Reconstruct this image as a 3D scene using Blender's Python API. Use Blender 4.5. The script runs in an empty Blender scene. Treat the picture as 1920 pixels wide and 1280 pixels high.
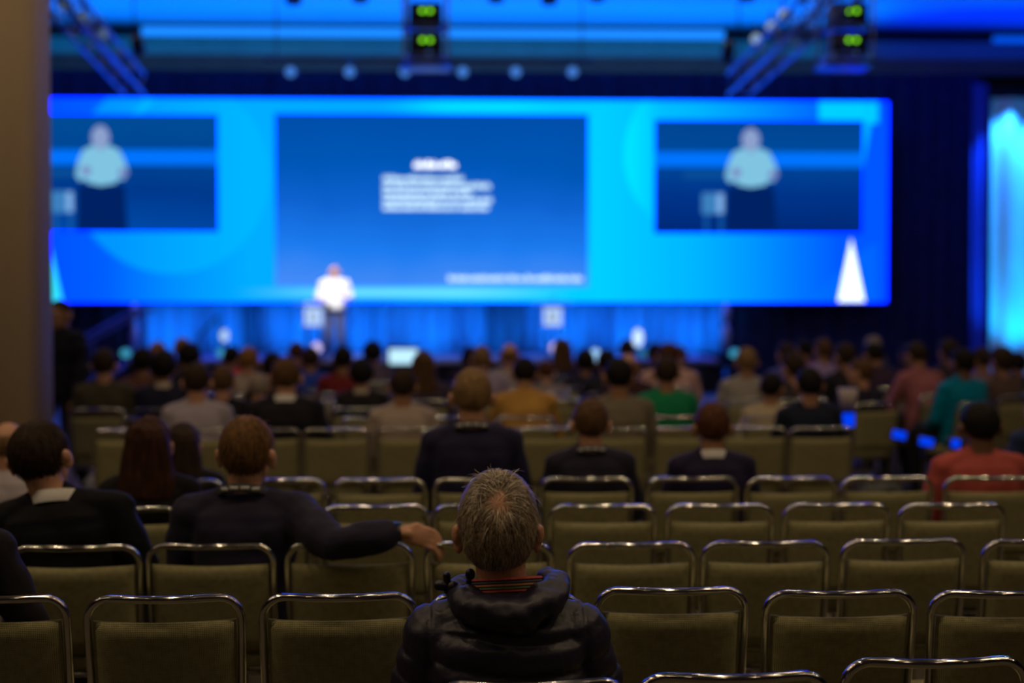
import bpy, bmesh, math, random
import numpy as np
from mathutils import Vector, Matrix, Euler, noise

random.seed(7); np.random.seed(7)
SC = bpy.context.scene
COL = SC.collection
PI = math.pi

# ------------------------------------------------------------------ camera
CAM_H = 1.71
FPX = 2667.0
YAW = math.radians(2.0)          # looking a little to the right of the hall axis (+Y)
PITCH = math.atan(77.0 / FPX)    # slightly down
cam_d = bpy.data.cameras.new('camera'); cam = bpy.data.objects.new('camera', cam_d); COL.objects.link(cam)
cam_d.sensor_width = 36.0; cam_d.lens = 50.0; cam_d.clip_end = 200
cam.location = (0, 0, CAM_H)
cam.rotation_euler = Euler((PI / 2 - PITCH, 0, -YAW), 'XYZ')
cam_d.dof.use_dof = True; cam_d.dof.focus_distance = 3.7; cam_d.dof.aperture_fstop = 1.45
cam_d.dof.aperture_blades = 0
SC.camera = cam
CAMR = cam.rotation_euler.to_matrix()

def at(px, py, D):
    """world point on the plane y = D seen at photo position (px, py)"""
    r = CAMR @ Vector(((px - 960) / FPX, -(py - 640) / FPX, -1))
    t = D / r.y
    return Vector((r.x * t, D, CAM_H + r.z * t))
def WX(px, D): return at(px, 563, D).x
def WZ(px, py, D): return at(px, py, D).z

# ------------------------------------------------------------------ world, exposure, lamps
w = bpy.data.worlds.new('world'); SC.world = w; w.use_nodes = True
w.node_tree.nodes['Background'].inputs[0].default_value = (0.0006, 0.0005, 0.0012, 1)
w.node_tree.nodes['Background'].inputs[1].default_value = 1.0
SC.view_settings.view_transform = 'Standard'; SC.view_settings.look = 'None'
SC.view_settings.exposure = 0.0; SC.view_settings.gamma = 1.0; SC.view_settings.use_curve_mapping = False

def area(name, loc, target, sx, sy, color, power, shape='RECTANGLE', spread=180):
    l = bpy.data.lights.new(name, 'AREA'); l.shape = shape; l.size = sx
    if shape in ('RECTANGLE', 'ELLIPSE'): l.size_y = sy
    l.color = color; l.energy = power; l.spread = math.radians(spread)
    o = bpy.data.objects.new(name, l); COL.objects.link(o); o.location = loc
    o.rotation_euler = (Vector(target) - Vector(loc)).to_track_quat('-Z', 'Y').to_euler()
    if Vector(target).xy == Vector(loc).xy: o.rotation_euler = (PI if target[2] > loc[2] else 0, 0, 0)
    return o
def spot(name, loc, target, deg, color, power, blend=0.4, r=0.06):
    l = bpy.data.lights.new(name, 'SPOT'); l.spot_size = math.radians(deg); l.spot_blend = blend
    l.color = color; l.energy = power; l.shadow_soft_size = r
    o = bpy.data.objects.new(name, l); COL.objects.link(o); o.location = loc
    o.rotation_euler = (Vector(target) - Vector(loc)).to_track_quat('-Z', 'Y').to_euler()
    return o

WARM = (1.0, 0.74, 0.44)
CEIL = 7.45
# dimmed warm house downlights in the ceiling over the seats
for yy, pw in ((-1.5, 16), (3.0, 76), (7.5, 36), (12.5, 32), (17.5, 22), (23.0, 16)):
    for xx in (-9.1, -6.5, -3.9, -1.3, 1.3, 3.9, 6.5, 9.1):
        area('house_downlight', (xx, yy, CEIL - 0.03), (xx, yy, 0), 0.16, 0.16, WARM, pw * 0.48, 'DISK')
# stage wash: white profile spots from the front truss on the speaker
SPK_D = 27.0
spot('stage_spot', (-4.6, 22.0, 7.4), (WX(627, SPK_D), SPK_D, 1.75), 9, (1.0, 0.96, 0.93), 2300)
spot('stage_spot', (-1.2, 22.0, 7.4), (WX(627, SPK_D), SPK_D, 1.75), 9, (1.0, 0.96, 0.93), 2300)
# blue cove light on the ceiling above the stage
BLUE = (0.0, 0.22, 1.0)
area('cove_wash', (-1.0, 28.6, 6.80), (-1.0, 28.6, 7.6), 19, 2.4, (0.0, 0.17, 1.0), 520)
area('cove_wash', (12.0, 28.6, 6.80), (12.0, 28.6, 7.6), 6.5, 2.4, (0.0, 0.03, 1.0), 150)

# ------------------------------------------------------------------ material helpers
MATS = {}
def srgb(r, g, b):
    f = lambda c: (c / 255 / 12.92) if c / 255 <= 0.04045 else ((c / 255 + 0.055) / 1.055) ** 2.4
    return (f(r), f(g), f(b))
def mat(name, col, rough=0.6, metal=0.0, var=0.12, scale=18.0, bump=0.0, bscale=60.0, sheen=0.0, spec=0.5, stretch=None):
    if name in MATS: return MATS[name]
    m = bpy.data.materials.new(name); m.use_nodes = True; nt = m.node_tree
    b = nt.nodes['Principled BSDF']
    b.inputs['Roughness'].default_value = rough; b.inputs['Metallic'].default_value = metal
    b.inputs['Specular IOR Level'].default_value = spec
    if sheen: b.inputs['Sheen Weight'].default_value = sheen
    tc = nt.nodes.new('ShaderNodeTexCoord'); src = tc.outputs['Object']
    if stretch:
        mp = nt.nodes.new('ShaderNodeMapping'); mp.inputs['Scale'].default_value = stretch
        nt.links.new(src, mp.inputs['Vector']); src = mp.outputs['Vector']
    n = nt.nodes.new('ShaderNodeTexNoise'); n.inputs['Scale'].default_value = scale; n.inputs['Detail'].default_value = 4
    nt.links.new(src, n.inputs['Vector'])
    r = nt.nodes.new('ShaderNodeValToRGB')
    lo = [c * (1 - var) for c in col]; hi = [min(1, c * (1 + var)) for c in col]
    r.color_ramp.elements[0].position = 0.3; r.color_ramp.elements[1].position = 0.7
    r.color_ramp.elements[0].color = (*lo, 1); r.color_ramp.elements[1].color = (*hi, 1)
    nt.links.new(n.outputs['Fac'], r.inputs['Fac']); nt.links.new(r.outputs['Color'], b.inputs['Base Color'])
    if bump:
        n2 = nt.nodes.new('ShaderNodeTexNoise'); n2.inputs['Scale'].default_value = bscale; n2.inputs['Detail'].default_value = 3
        nt.links.new(src, n2.inputs['Vector'])
        bp = nt.nodes.new('ShaderNodeBump'); bp.inputs['Strength'].default_value = bump; bp.inputs['Distance'].default_value = 0.004
        nt.links.new(n2.outputs['Fac'], bp.inputs['Height']); nt.links.new(bp.outputs['Normal'], b.inputs['Normal'])
    MATS[name] = m
    return m
def emit(name, col, strength=1.0):
    if name in MATS: return MATS[name]
    m = bpy.data.materials.new(name); m.use_nodes = True; nt = m.node_tree
    for n in list(nt.nodes):
        if n.type == 'BSDF_PRINCIPLED': nt.nodes.remove(n)
    e = nt.nodes.new('ShaderNodeEmission'); e.inputs[0].default_value = (*col, 1); e.inputs[1].default_value = strength
    nt.links.new(e.outputs[0], nt.nodes['Material Output'].inputs[0])
    MATS[name] = m
    return m
def cloth(col, name=None):
    key = 'cloth_%d_%d_%d' % tuple(int(c * 999) for c in col)
    return mat(name or key, col, rough=0.6, var=0.14, scale=9, bump=0.35, bscale=35, spec=0.05, sheen=0.04)

def weave_mat():
    m = bpy.data.materials.new('olive_woven_fabric'); m.use_nodes = True; nt = m.node_tree
    b = nt.nodes['Principled BSDF']; b.inputs['Roughness'].default_value = 0.8; b.inputs['Specular IOR Level'].default_value = 0.25
    tc = nt.nodes.new('ShaderNodeTexCoord')
    outs = []
    for d in ('X', 'Z'):
        wv = nt.nodes.new('ShaderNodeTexWave'); wv.bands_direction = d; wv.inputs['Scale'].default_value = 62
        wv.inputs['Distortion'].default_value = 0.6; wv.inputs['Detail'].default_value = 1
        nt.links.new(tc.outputs['Object'], wv.inputs['Vector']); outs.append(wv.outputs['Fac'])
    mu = nt.nodes.new('ShaderNodeMath'); mu.operation = 'MULTIPLY'
    nt.links.new(outs[0], mu.inputs[0]); nt.links.new(outs[1], mu.inputs[1])
    n = nt.nodes.new('ShaderNodeTexNoise'); n.inputs['Scale'].default_value = 45; n.inputs['Detail'].default_value = 5
    nt.links.new(tc.outputs['Object'], n.inputs['Vector'])
    ad = nt.nodes.new('ShaderNodeMath'); ad.operation = 'MULTIPLY_ADD'; ad.inputs[1].default_value = 0.6
    nt.links.new(n.outputs['Fac'], ad.inputs[0]); nt.links.new(mu.outputs[0], ad.inputs[2])
    r = nt.nodes.new('ShaderNodeValToRGB')
    r.color_ramp.elements[0].position = 0.15; r.color_ramp.elements[1].position = 1.0
    r.color_ramp.elements[0].color = (0.115, 0.106, 0.046, 1); r.color_ramp.elements[1].color = (0.42, 0.385, 0.205, 1)
    nt.links.new(ad.outputs[0], r.inputs['Fac']); nt.links.new(r.outputs['Color'], b.inputs['Base Color'])
    bp = nt.nodes.new('ShaderNodeBump'); bp.inputs['Strength'].default_value = 0.5; bp.inputs['Distance'].default_value = 0.0015
    nt.links.new(mu.outputs[0], bp.inputs['Height']); nt.links.new(bp.outputs['Normal'], b.inputs['Normal'])
    return m
M_WEAVE = weave_mat()
M_CHROME = mat('brushed_chrome', (0.54, 0.53, 0.52), rough=0.11, metal=1.0, var=0.05)
M_BLACK = mat('black_plastic', (0.012, 0.012, 0.014), rough=0.4)
M_DRAPE = mat('navy_black_drape', (0.012, 0.018, 0.075), rough=0.9, var=0.2, scale=4)
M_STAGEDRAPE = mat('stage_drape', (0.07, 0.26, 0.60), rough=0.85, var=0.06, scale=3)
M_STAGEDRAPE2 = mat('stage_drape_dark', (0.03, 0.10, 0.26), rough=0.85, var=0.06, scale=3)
M_TRUSS = mat('truss_metal', (0.16, 0.20, 0.32), rough=0.35, metal=0.7, var=0.1)
M_SKIN = mat('skin_light', (0.52, 0.27, 0.17), rough=0.55, var=0.08, scale=30, bump=0.15, bscale=200)
M_SKIN2 = mat('skin_tan', (0.36, 0.18, 0.10), rough=0.55, var=0.08, scale=30)
M_SKIN3 = mat('skin_brown', (0.16, 0.075, 0.045), rough=0.55, var=0.08, scale=30)
M_EYE = mat('eye_dark', (0.05, 0.035, 0.03), rough=0.2)
M_LIP = mat('lip', (0.36, 0.13, 0.10), rough=0.5)
M_DARKCLOTH = cloth((0.02, 0.02, 0.026), 'dark_trousers')
M_SHOE = mat('shoe_leather', (0.015, 0.012, 0.010), rough=0.35)

# ------------------------------------------------------------------ mesh builder
class MB:
    def __init__(s): s.v = []; s.f = []; s.M = Matrix.Identity(4)
    def add(s, vs, fs):
        o = len(s.v)
        for p in vs:
            q = s.M @ Vector(p); s.v.append((q.x, q.y, q.z))
        s.f += [tuple(i + o for i in f) for f in fs]
        return s
    def box(s, c, size, rz=0, rx=0, ry=0):
        R = Euler((rx, ry, rz)).to_matrix(); h = [d / 2 for d in size]; vs = []
        for x in (-1, 1):
            for y in (-1, 1):
                for z in (-1, 1):
                    vs.append(Vector(c) + R @ Vector((x * h[0], y * h[1], z * h[2])))
        return s.add(vs, [(0, 1, 3, 2), (4, 6, 7, 5), (0, 4, 5, 1), (2, 3, 7, 6), (0, 2, 6, 4), (1, 5, 7, 3)])
    def ell(s, c, r, seg=18, rings=12, R=None):
        vs = [(0, 0, 1)]
        for i in range(1, rings):
            t = PI * i / rings
            for j in range(seg):
                a = 2 * PI * j / seg
                vs.append((math.sin(t) * math.cos(a), math.sin(t) * math.sin(a), math.cos(t)))
        vs.append((0, 0, -1)); n = len(vs) - 1
        R = R or Matrix.Identity(3)
        vs = [Vector(c) + R @ Vector((p[0] * r[0], p[1] * r[1], p[2] * r[2])) for p in vs]
        fs = [(0, 1 + j, 1 + (j + 1) % seg) for j in range(seg)]
        for i in range(rings - 2):
            for j in range(seg):
                a = 1 + i * seg + j; b = 1 + i * seg + (j + 1) % seg
                fs.append((a, a + seg, b + seg, b))
        k = 1 + (rings - 2) * seg
        fs += [(k + j, n, k + (j + 1) % seg) for j in range(seg)]
        return s.add(vs, fs)
    def rings(s, rs, cap=True):
        """loft a list of equal-length rings"""
        n = len(rs[0]); vs = [p for r in rs for p in r]; fs = []
        for i in range(len(rs) - 1):
            for j in range(n):
                a = i * n + j; b = i * n + (j + 1) % n
                fs.append((a, b, b + n, a + n))
        if cap:
            fs.append(tuple(reversed(range(n)))); fs.append(tuple(range((len(rs) - 1) * n, len(rs) * n)))
        return s.add(vs, fs)
    def tube(s, pts, rad, seg=12, round_ends=True, ref=(0, 0, 1)):
        P = [Vector(p) for p in pts]; n = len(P)
        if not isinstance(rad, (list, tuple)): rad = [rad] * n
        rad = [r if isinstance(r, (list, tuple)) else (r, r) for r in rad]
        T = []
        for i in range(n):
            t = (P[min(i + 1, n - 1)] - P[max(i - 1, 0)]).normalized(); T.append(t)
        up = Vector(ref)
        if abs(T[0].dot(up)) > 0.9: up = Vector((0, 1, 0))
        U = []; u = (up - T[0] * up.dot(T[0])).normalized()
        for t in T:
            u = (u - t * u.dot(t)).normalized(); U.append(u)
        rs = []
        def ring(c, t, u, ra, rb):
            b = t.cross(u)
            return [c + u * (math.cos(2 * PI * j / seg) * ra) + b * (math.sin(2 * PI * j / seg) * rb) for j in range(seg)]
        if round_ends:
            for k in (0.12, 0.5, 0.85):
                q = math.sqrt(1 - (1 - k) ** 2); rs.append(ring(P[0] - T[0] * rad[0][0] * (1 - k), T[0], U[0], rad[0][0] * q, rad[0][1] * q))
        for i in range(n): rs.append(ring(P[i], T[i], U[i], *rad[i]))
        if round_ends:
            for k in (0.85, 0.5, 0.12):
                q = math.sqrt(1 - (1 - k) ** 2); rs.append(ring(P[-1] + T[-1] * rad[-1][0] * (1 - k), T[-1], U[-1], rad[-1][0] * q, rad[-1][1] * q))
        return s.rings(rs)
    def mesh(s, name, smooth=True):
        m = bpy.data.meshes.new(name); m.from_pydata(s.v, [], s.f); m.update()
        bm = bmesh.new(); bm.from_mesh(m); bmesh.ops.recalc_face_normals(bm, faces=bm.faces); bm.to_mesh(m); bm.free()
        if smooth: m.polygons.foreach_set('use_smooth', [True] * len(m.polygons))
        return m

def smooth_pts(pts, n=8, closed=False):
    P = [Vector(p) for p in pts]; out = []
    for i in range(len(P) - 1):
        a = P[max(i - 1, 0)]; b = P[i]; c = P[i + 1]; d = P[min(i + 2, len(P) - 1)]
        for k in range(n):
            t = k / n
            out.append(0.5 * ((2 * b) + (c - a) * t + (2 * a - 5 * b + 4 * c - d) * t * t + (3 * b - a - 3 * c + d) * t ** 3))
    out.append(P[-1])
    return out

def remesh(mb, voxel, smooth=3, name='m'):
    m = mb.mesh(name) if isinstance(mb, MB) else mb
    o = bpy.data.objects.new('tmp', m); COL.objects.link(o)
    r = o.modifiers.new('r', 'REMESH'); r.mode = 'VOXEL'; r.voxel_size = voxel; r.use_smooth_shade = True
    if smooth:
        k = o.modifiers.new('s', 'SMOOTH'); k.iterations = smooth; k.factor = 0.5
    dg = bpy.context.evaluated_depsgraph_get()
    out = bpy.data.meshes.new_from_object(o.evaluated_get(dg))
    out.name = name
    bpy.data.objects.remove(o); bpy.data.meshes.remove(m)
    out.polygons.foreach_set('use_smooth', [True] * len(out.polygons))
    return out

def wrinkle(m, amp, freq, stretch=(1, 1, 1)):
    for v, n in zip(m.vertices, [Vector(x.vector) for x in m.vertex_normals]):
        p = Vector((v.co.x * stretch[0], v.co.y * stretch[1], v.co.z * stretch[2])) * freq
        v.co += n * (noise.noise(p) * amp)
    m.update()

def obj(name, mesh, m, parent=None, loc=None, rot=None, olink=False):
    if isinstance(mesh, MB): mesh = mesh.mesh(name)
    o = bpy.data.objects.new(name, mesh); COL.objects.link(o)
    ms = m if isinstance(m, (list, tuple)) else [m]
    while len(mesh.materials) < len(ms): mesh.materials.append(ms[len(mesh.materials)])
    for i, mm in enumerate(ms):
        if mesh.materials[i] is not mm:
            o.material_slots[i].link = 'OBJECT'; o.material_slots[i].material = mm
    if parent: o.parent = parent
    if loc is not None: o.location = loc
    if rot is not None: o.rotation_euler = rot
    return o
def tag(o, label, cat, group=None, kind=None):
    o['label'] = label; o['category'] = cat
    if group: o['group'] = group
    if kind: o['kind'] = kind
    return o
def thing(name, label, cat, loc=(0, 0, 0), rotz=0, group=None):
    o = bpy.data.objects.new(name, None); COL.objects.link(o); o.empty_display_size = 0.1
    o.location = loc; o.rotation_euler = (0, 0, rotz)
    return tag(o, label, cat, group)
def struct(name, mesh, m, label, cat):
    o = obj(name, mesh, m); o['kind'] = 'structure'; o['label'] = label; o['category'] = cat
    return o

# ------------------------------------------------------------------ the hall
XL, XR, YB, YF = -15.0, 16.0, -6.0, 30.2
M_CARPET = mat('carpet', (0.13, 0.11, 0.085), rough=0.95, var=0.35, scale=3.5, bump=0.4, bscale=300, spec=0.1)
M_CEIL = mat('ceiling_plaster', (0.50, 0.50, 0.51), rough=0.9, var=0.03, scale=1.5)
M_WALL = mat('brown_wall_covering', (0.085, 0.062, 0.045), rough=0.85, var=0.06, scale=4, bump=0.3, bscale=120)
struct('floor', MB().box((0.5, 12, -0.05), (31, 36.6, 0.1)), M_CARPET, 'dark patterned carpet of the conference hall', 'floor')
struct('ceiling', MB().box((0.5, 12, CEIL + 0.05), (31, 36.6, 0.1)), M_CEIL, 'blue lit plaster ceiling above the stage', 'ceiling')
struct('wall_left', MB().box((XL - 0.05, 12, CEIL / 2), (0.1, 36.6, CEIL)), M_WALL, 'brown side wall left of the seats', 'wall')
struct('wall_right', MB().box((XR + 0.05, 12, CEIL / 2), (0.1, 36.6, CEIL)), M_WALL, 'brown side wall right of the seats', 'wall')
struct('wall_back', MB().box((0.5, YB - 0.05, CEIL / 2), (31, 0.1, CEIL)), M_WALL, 'brown rear wall behind the seats', 'wall')
struct('wall_front', MB().box((0.5, YF + 0.06, CEIL / 2), (31, 0.1, CEIL)), M_WALL, 'brown wall above the stage drapes', 'wall')
# soffit under the cove, its moulding and the glowing cove slot
SOF_Y = 29.9
zs0, zs1 = WZ(800, 134, SOF_Y), WZ(800, 74, SOF_Y)
M_SOFFIT = mat('brown_soffit', (0.50, 0.30, 0.15), rough=0.85, var=0.08, scale=2)
struct('trim_1', MB().box((0.5, SOF_Y + 0.13, (zs0 + zs1) / 2), (31, 0.26, zs1 - zs0)), M_SOFFIT, 'brown soffit band above the black stage drape', 'soffit')
struct('trim_2', MB().box((0.5, SOF_Y - 0.03, zs0 + 0.03), (31, 0.06, 0.09)).box((0.5, SOF_Y - 0.02, zs1 - 0.02), (31, 0.04, 0.05)), M_SOFFIT, 'thin moulding along the soffit', 'moulding')
xa, xb = WX(270, SOF_Y), WX(1355, SOF_Y)
cz = (WZ(800, 70, SOF_Y) + WZ(800, 54, SOF_Y)) / 2
cs = obj('cove_light', MB().box(((xa + xb) / 2, SOF_Y - 0.01, cz), (xb - xa, 0.10, 0.17)), emit('cove_glow', (0.013, 0.30, 1.3), 1.0))
tag(cs, 'long bright blue cove light strip above the soffit', 'light strip')
xa2 = WX(1858, SOF_Y)
cs = obj('cove_light', MB().box((xa2 + 1.2, SOF_Y - 0.01, cz - 0.06), (2.4, 0.10, 0.12)), emit('cove_glow_right', (0.0, 0.10, 1.0), 0.9))
tag(cs, 'short blue cove light strip at the far right', 'light strip')

# blue wash from the stage trusses on the carpet between the stage and the seats
for sx_, sy_, pw in ((-7.6, 19.5, 2000), (-2.0, 22.8, 1200), (3.6, 22.5, 2400), (8.0, 20.0, 1100)):
    spot('floor_wash', (sx_, sy_ + 2.0, 6.6), (sx_, sy_, 0), 62, (0.0, 0.10, 1.0), pw, 0.9, 0.08)

# square column at the left
cx = WX(98, 10.1)
M_COLUMN = mat('column_wall_covering', (0.52, 0.40, 0.28), rough=0.9, var=0.05, scale=60, bump=0.3, bscale=160, stretch=(1, 1, 0.15))
struct('column', MB().box((cx - 0.6, 9.8, CEIL / 2), (1.2, 0.6, CEIL)), M_COLUMN, 'tan fabric covered square column at the left edge', 'column')

# ------------------------------------------------------------------ drapes
def folded(x0, x1, y, z0, z1, amp, wave, seed=0, nz=2, flare=0.0):
    mb = MB(); n = max(40, int((x1 - x0) / wave * 10)); vs = []; fs = []
    rnd = random.Random(seed); ph = [rnd.uniform(-.9, .9) for _ in range(400)]
    for k in range(nz + 1):
        z = z0 + (z1 - z0) * k / nz
        for i in range(n + 1):
            x = x0 + (x1 - x0) * i / n
            t = (x - x0) / wave
            a = amp * (1 + flare * (1 - k / nz))
            vs.append((x, y + a * math.sin(2 * PI * t + ph[int(t) % 400] * 0.5 + 0.8 * math.sin(t * 1.7)) + a * 0.4 * math.sin(5.1 * t), z))
    for k in range(nz):
        for i in range(n):
            a = k * (n + 1) + i
            fs.append((a, a + 1, a + n + 2, a + n + 1))
    m2 = [(x, y_ + 0.02, z) for x, y_, z in vs]; o = len(vs)      # cloth thickness
    fs += [tuple(reversed([i + o for i in f])) for f in fs]
    mb.add(vs + m2, fs)
    return mb
DR_Y = 29.62
ztop = WZ(800, 136, DR_Y)
o = obj('stage_curtain', folded(XL + 0.05, WX(1836, DR_Y), DR_Y, 0.0, ztop, 0.05, 0.42, 3), M_DRAPE)
tag(o, 'dark navy pleated drape hanging behind the video wall', 'curtain')
# bright drape lit from above at the far right
RX0 = WX(1856, 27.4)
M_LITDRAPE = mat('pale_drape', (0.62, 0.66, 0.72), rough=0.8, var=0.04, scale=2)
rz1 = WZ(1880, 184, 27.4)
o = obj('side_drape', folded(RX0, RX0 + 3.0, 27.4, 0.0, rz1, 0.05, 0.55, 9), M_LITDRAPE)
tag(o, 'pale drape lit bright cyan blue at the far right', 'curtain')
o = obj('side_drape', folded(RX0 - 0.32, RX0 - 0.02, 27.55, 0.0, rz1 + 0.3, 0.03, 0.2, 11), mat('mid_blue_drape', (0.03, 0.06, 0.60), rough=0.85))
tag(o, 'narrow dark blue drape edge beside the bright cyan drape', 'curtain')
for k, dx in enumerate((0.28, 0.95, 1.65, 2.35)):
    spot('drape_spot', (RX0 + dx, 26.95, rz1 + 0.12), (RX0 + dx, 27.45, rz1 - 2.2), 72, (0.02, 0.27, 1.0), 700, 0.9, 0.05)
for k, dx in enumerate((0.6, 1.9)):
    spot('drape_spot', (RX0 + dx, 26.4, 0.25), (RX0 + dx, 27.4, 2.6), 85, (0.0, 0.40, 1.0), 420, 0.9, 0.05)
    fx = thing('uplight', ['low floor uplight at the foot of the bright cyan drape, nearer the stage', 'low floor uplight at the foot of the bright cyan drape, by the wall'][k], 'floor light', (RX0 + dx, 26.3, 0))
    obj('housing', MB().tube([(0, 0, 0.0), (0, 0, 0.16)], 0.09), M_BLACK, fx)
    obj('base', MB().box((0, 0, 0.015), (0.3, 0.2, 0.03)), M_BLACK, fx)

# ------------------------------------------------------------------ stage
ST_Y0, ST_Y1, ST_Z = 26.2, 29.45, 0.62
sx0, sx1 = WX(232, ST_Y0), WX(1348, ST_Y0)
ST = thing('stage', 'low black skirted stage with blue lit floor', 'stage', ((sx0 + sx1) / 2, ST_Y0, 0))
wS = sx1 - sx0
obj('deck', MB().box((0, (ST_Y1 - ST_Y0) / 2, ST_Z - 0.04), (wS, ST_Y1 - ST_Y0, 0.08)), mat('stage_deck', (0.42, 0.44, 0.52), rough=0.28, var=0.1, scale=2), ST)
obj('skirt', folded(-wS / 2, wS / 2, 0.06, 0.0, ST_Z - 0.08, 0.03, 0.25, 5), mat('black_skirt', (0.01, 0.01, 0.013), rough=0.9), ST)
# pleated blue lit backdrop under the screen: separate panels
edges = [250, 455, 485, 700, 912, 985, 1130, 1350]
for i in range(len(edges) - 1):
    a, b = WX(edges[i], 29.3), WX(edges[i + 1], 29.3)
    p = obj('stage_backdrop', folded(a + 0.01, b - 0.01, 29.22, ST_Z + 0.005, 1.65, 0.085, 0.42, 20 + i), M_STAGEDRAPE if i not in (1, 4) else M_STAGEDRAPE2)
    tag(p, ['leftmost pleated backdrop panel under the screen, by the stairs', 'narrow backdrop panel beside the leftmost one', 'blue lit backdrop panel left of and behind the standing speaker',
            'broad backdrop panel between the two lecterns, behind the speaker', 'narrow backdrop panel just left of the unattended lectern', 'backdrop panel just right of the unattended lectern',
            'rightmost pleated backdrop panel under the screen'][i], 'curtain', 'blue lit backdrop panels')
nU = 9
for k in range(nU):
    px = 300 + k * (1310 - 300) / (nU - 1)
    X = WX(px, 28.4)
    spot('backdrop_uplight', (X, 28.35, ST_Z + 0.22), (X, 29.3, ST_Z + 0.75), 120, (0.0, 0.40, 1.0), 56, 1.0, 0.08)

def floor_light(px, py, D, w_, h_, col, st, label, z0):
    c = at(px, py, D)
    t = thing('stage_light', label, 'stage light', (c.x, D, z0))
    dz = c.z - z0
    obj('base', MB().box((0, 0, 0.02), (0.26, 0.2, 0.04)), M_BLACK, t)
    obj('yoke', MB().tube([(0, 0.05, 0.04), (0, 0.05, dz)], 0.025), M_BLACK, t)
    hs = obj('housing', MB().ell((0, 0.07, dz), (w_ * 0.56, 0.11, h_ * 0.55)), M_BLACK, t)
    obj('lens', MB().ell((0, -0.015, dz), (w_ / 2, 0.035, h_ / 2)), emit('lens_%d' % int(px), col, st), t)
white = (0.55, 0.75, 1.0)
floor_light(421, 629, 28.0, 0.16, 0.24, white, 0.9, 'white glowing stage light left of the speaker', ST_Z)
floor_light(1196, 633, 28.0, 0.20, 0.36, white, 1.3, 'tall white glowing stage light right of the unattended lectern', ST_Z)
floor_light(1116, 669, 25.6, 0.20, 0.30, (0.35, 0.65, 1.0), 1.2, 'white blue glowing light in front of the stage, right of centre', 0)
teal = (0.06, 0.42, 0.62)
for px, lb in ((236, 'teal glowing floor light at the foot of the stage stairs'), (416, 'teal glowing floor light left of the woman in red'), (1206, 'dim teal floor light under the tall white stage light'), (1377, 'teal glowing floor light at the right end of the stage')):
    floor_light(px, 662, 25.5, 0.18, 0.15, teal, 0.8 if px != 1206 else 0.35, lb, 0)
# slim silver stands at both ends of the backdrop
for px, lb, sz0 in ((252, 'slim silver light stand at the left end of the backdrop', 0), (1361, 'slim silver light stand at the right end of the backdrop', 0)):
    X = WX(px, 28.6); t = thing('light_stand', lb, 'stand', (X, 28.6, sz0))
    obj('pole', MB().tube([(0, 0, 0.02), (0, 0, 1.66 - sz0)], 0.03), M_CHROME, t)
    obj('lamp_head', MB().ell((0, -0.02, 1.45 - sz0), (0.085, 0.085, 0.22)).ell((0, -0.02, 1.0 - sz0), (0.09, 0.09, 0.26)), mat('silver_head', (0.55, 0.62, 0.7), rough=0.3, metal=0.3), t)
    for a in (0.3, 2.4, 4.5): obj('leg', MB().tube([(0, 0, 0.35), (0.28 * math.cos(a), 0.28 * math.sin(a), 0.015)], 0.013), M_CHROME, t)
# confidence monitor in front of the stage
c = at(756, 668, 25.4)
t = thing('stage_monitor', 'bright white monitor standing at the front edge of the stage', 'monitor', (c.x, 25.4, 0))
obj('casing', MB().box((0, 0.04, c.z), (0.60, 0.07, 0.36)), M_BLACK, t)
obj('screen', MB().box((0, 0.0, c.z), (0.50, 0.012, 0.26)), emit('monitor_white', (0.50, 0.82, 1.0), 1.15), t)
obj('stand', MB().tube([(0, 0.06, 0), (0, 0.06, c.z - 0.1)], 0.03).box((0, 0.06, 0.015), (0.4, 0.3, 0.03)), M_BLACK, t)

# two slim lecterns
M_ACR = mat('pale_acrylic', (0.75, 0.78, 0.85), rough=0.25, var=0.02)
def lectern(px, label):
    X = WX(px, 27.0); t = thing('lectern', label, 'lectern', (X, 27.0, ST_Z))
    obj('base', MB().box((0, 0, 0.02), (0.5, 0.42, 0.04)), M_CHROME, t)
    for s in (-1, 1): obj('post', MB().tube([(s * 0.11, 0, 0.04), (s * 0.11, 0, 1.0)], 0.02), M_CHROME, t)
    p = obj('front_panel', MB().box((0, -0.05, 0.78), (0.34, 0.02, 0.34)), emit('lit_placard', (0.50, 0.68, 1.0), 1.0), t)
    for s in (-0.07, 0.06): obj('panel_stripe', MB().box((s, -0.063, 0.78), (0.035, 0.006, 0.2)), mat('placard_stripe', (0.25, 0.35, 0.5), rough=0.5), p)
    tp = obj('top', MB().box((0, 0, 1.03), (0.72, 0.42, 0.03), rx=0.0), M_ACR, t)
    obj('microphone', MB().tube(smooth_pts([(0.02, 0.05, 1.04), (0.02, 0.04, 1.12), (0.02, -0.04, 1.17)]), 0.008).ell((0.02, -0.05, 1.175), (0.022, 0.03, 0.022)), M_CHROME, t)
    return t
lectern(588, 'slim lectern with white front panel beside the standing speaker')
lectern(1036, 'unattended slim lectern with white front panel and microphone')
for px, lb in ((594, 'small white pink glowing lamp at the foot of the lectern by the speaker'), (1040, 'small white pink glowing lamp at the foot of the unattended lectern')):
    floor_light(px, 652, 26.5, 0.18, 0.2, (0.75, 0.62, 1.0), 1.0, lb, ST_Z)

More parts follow.
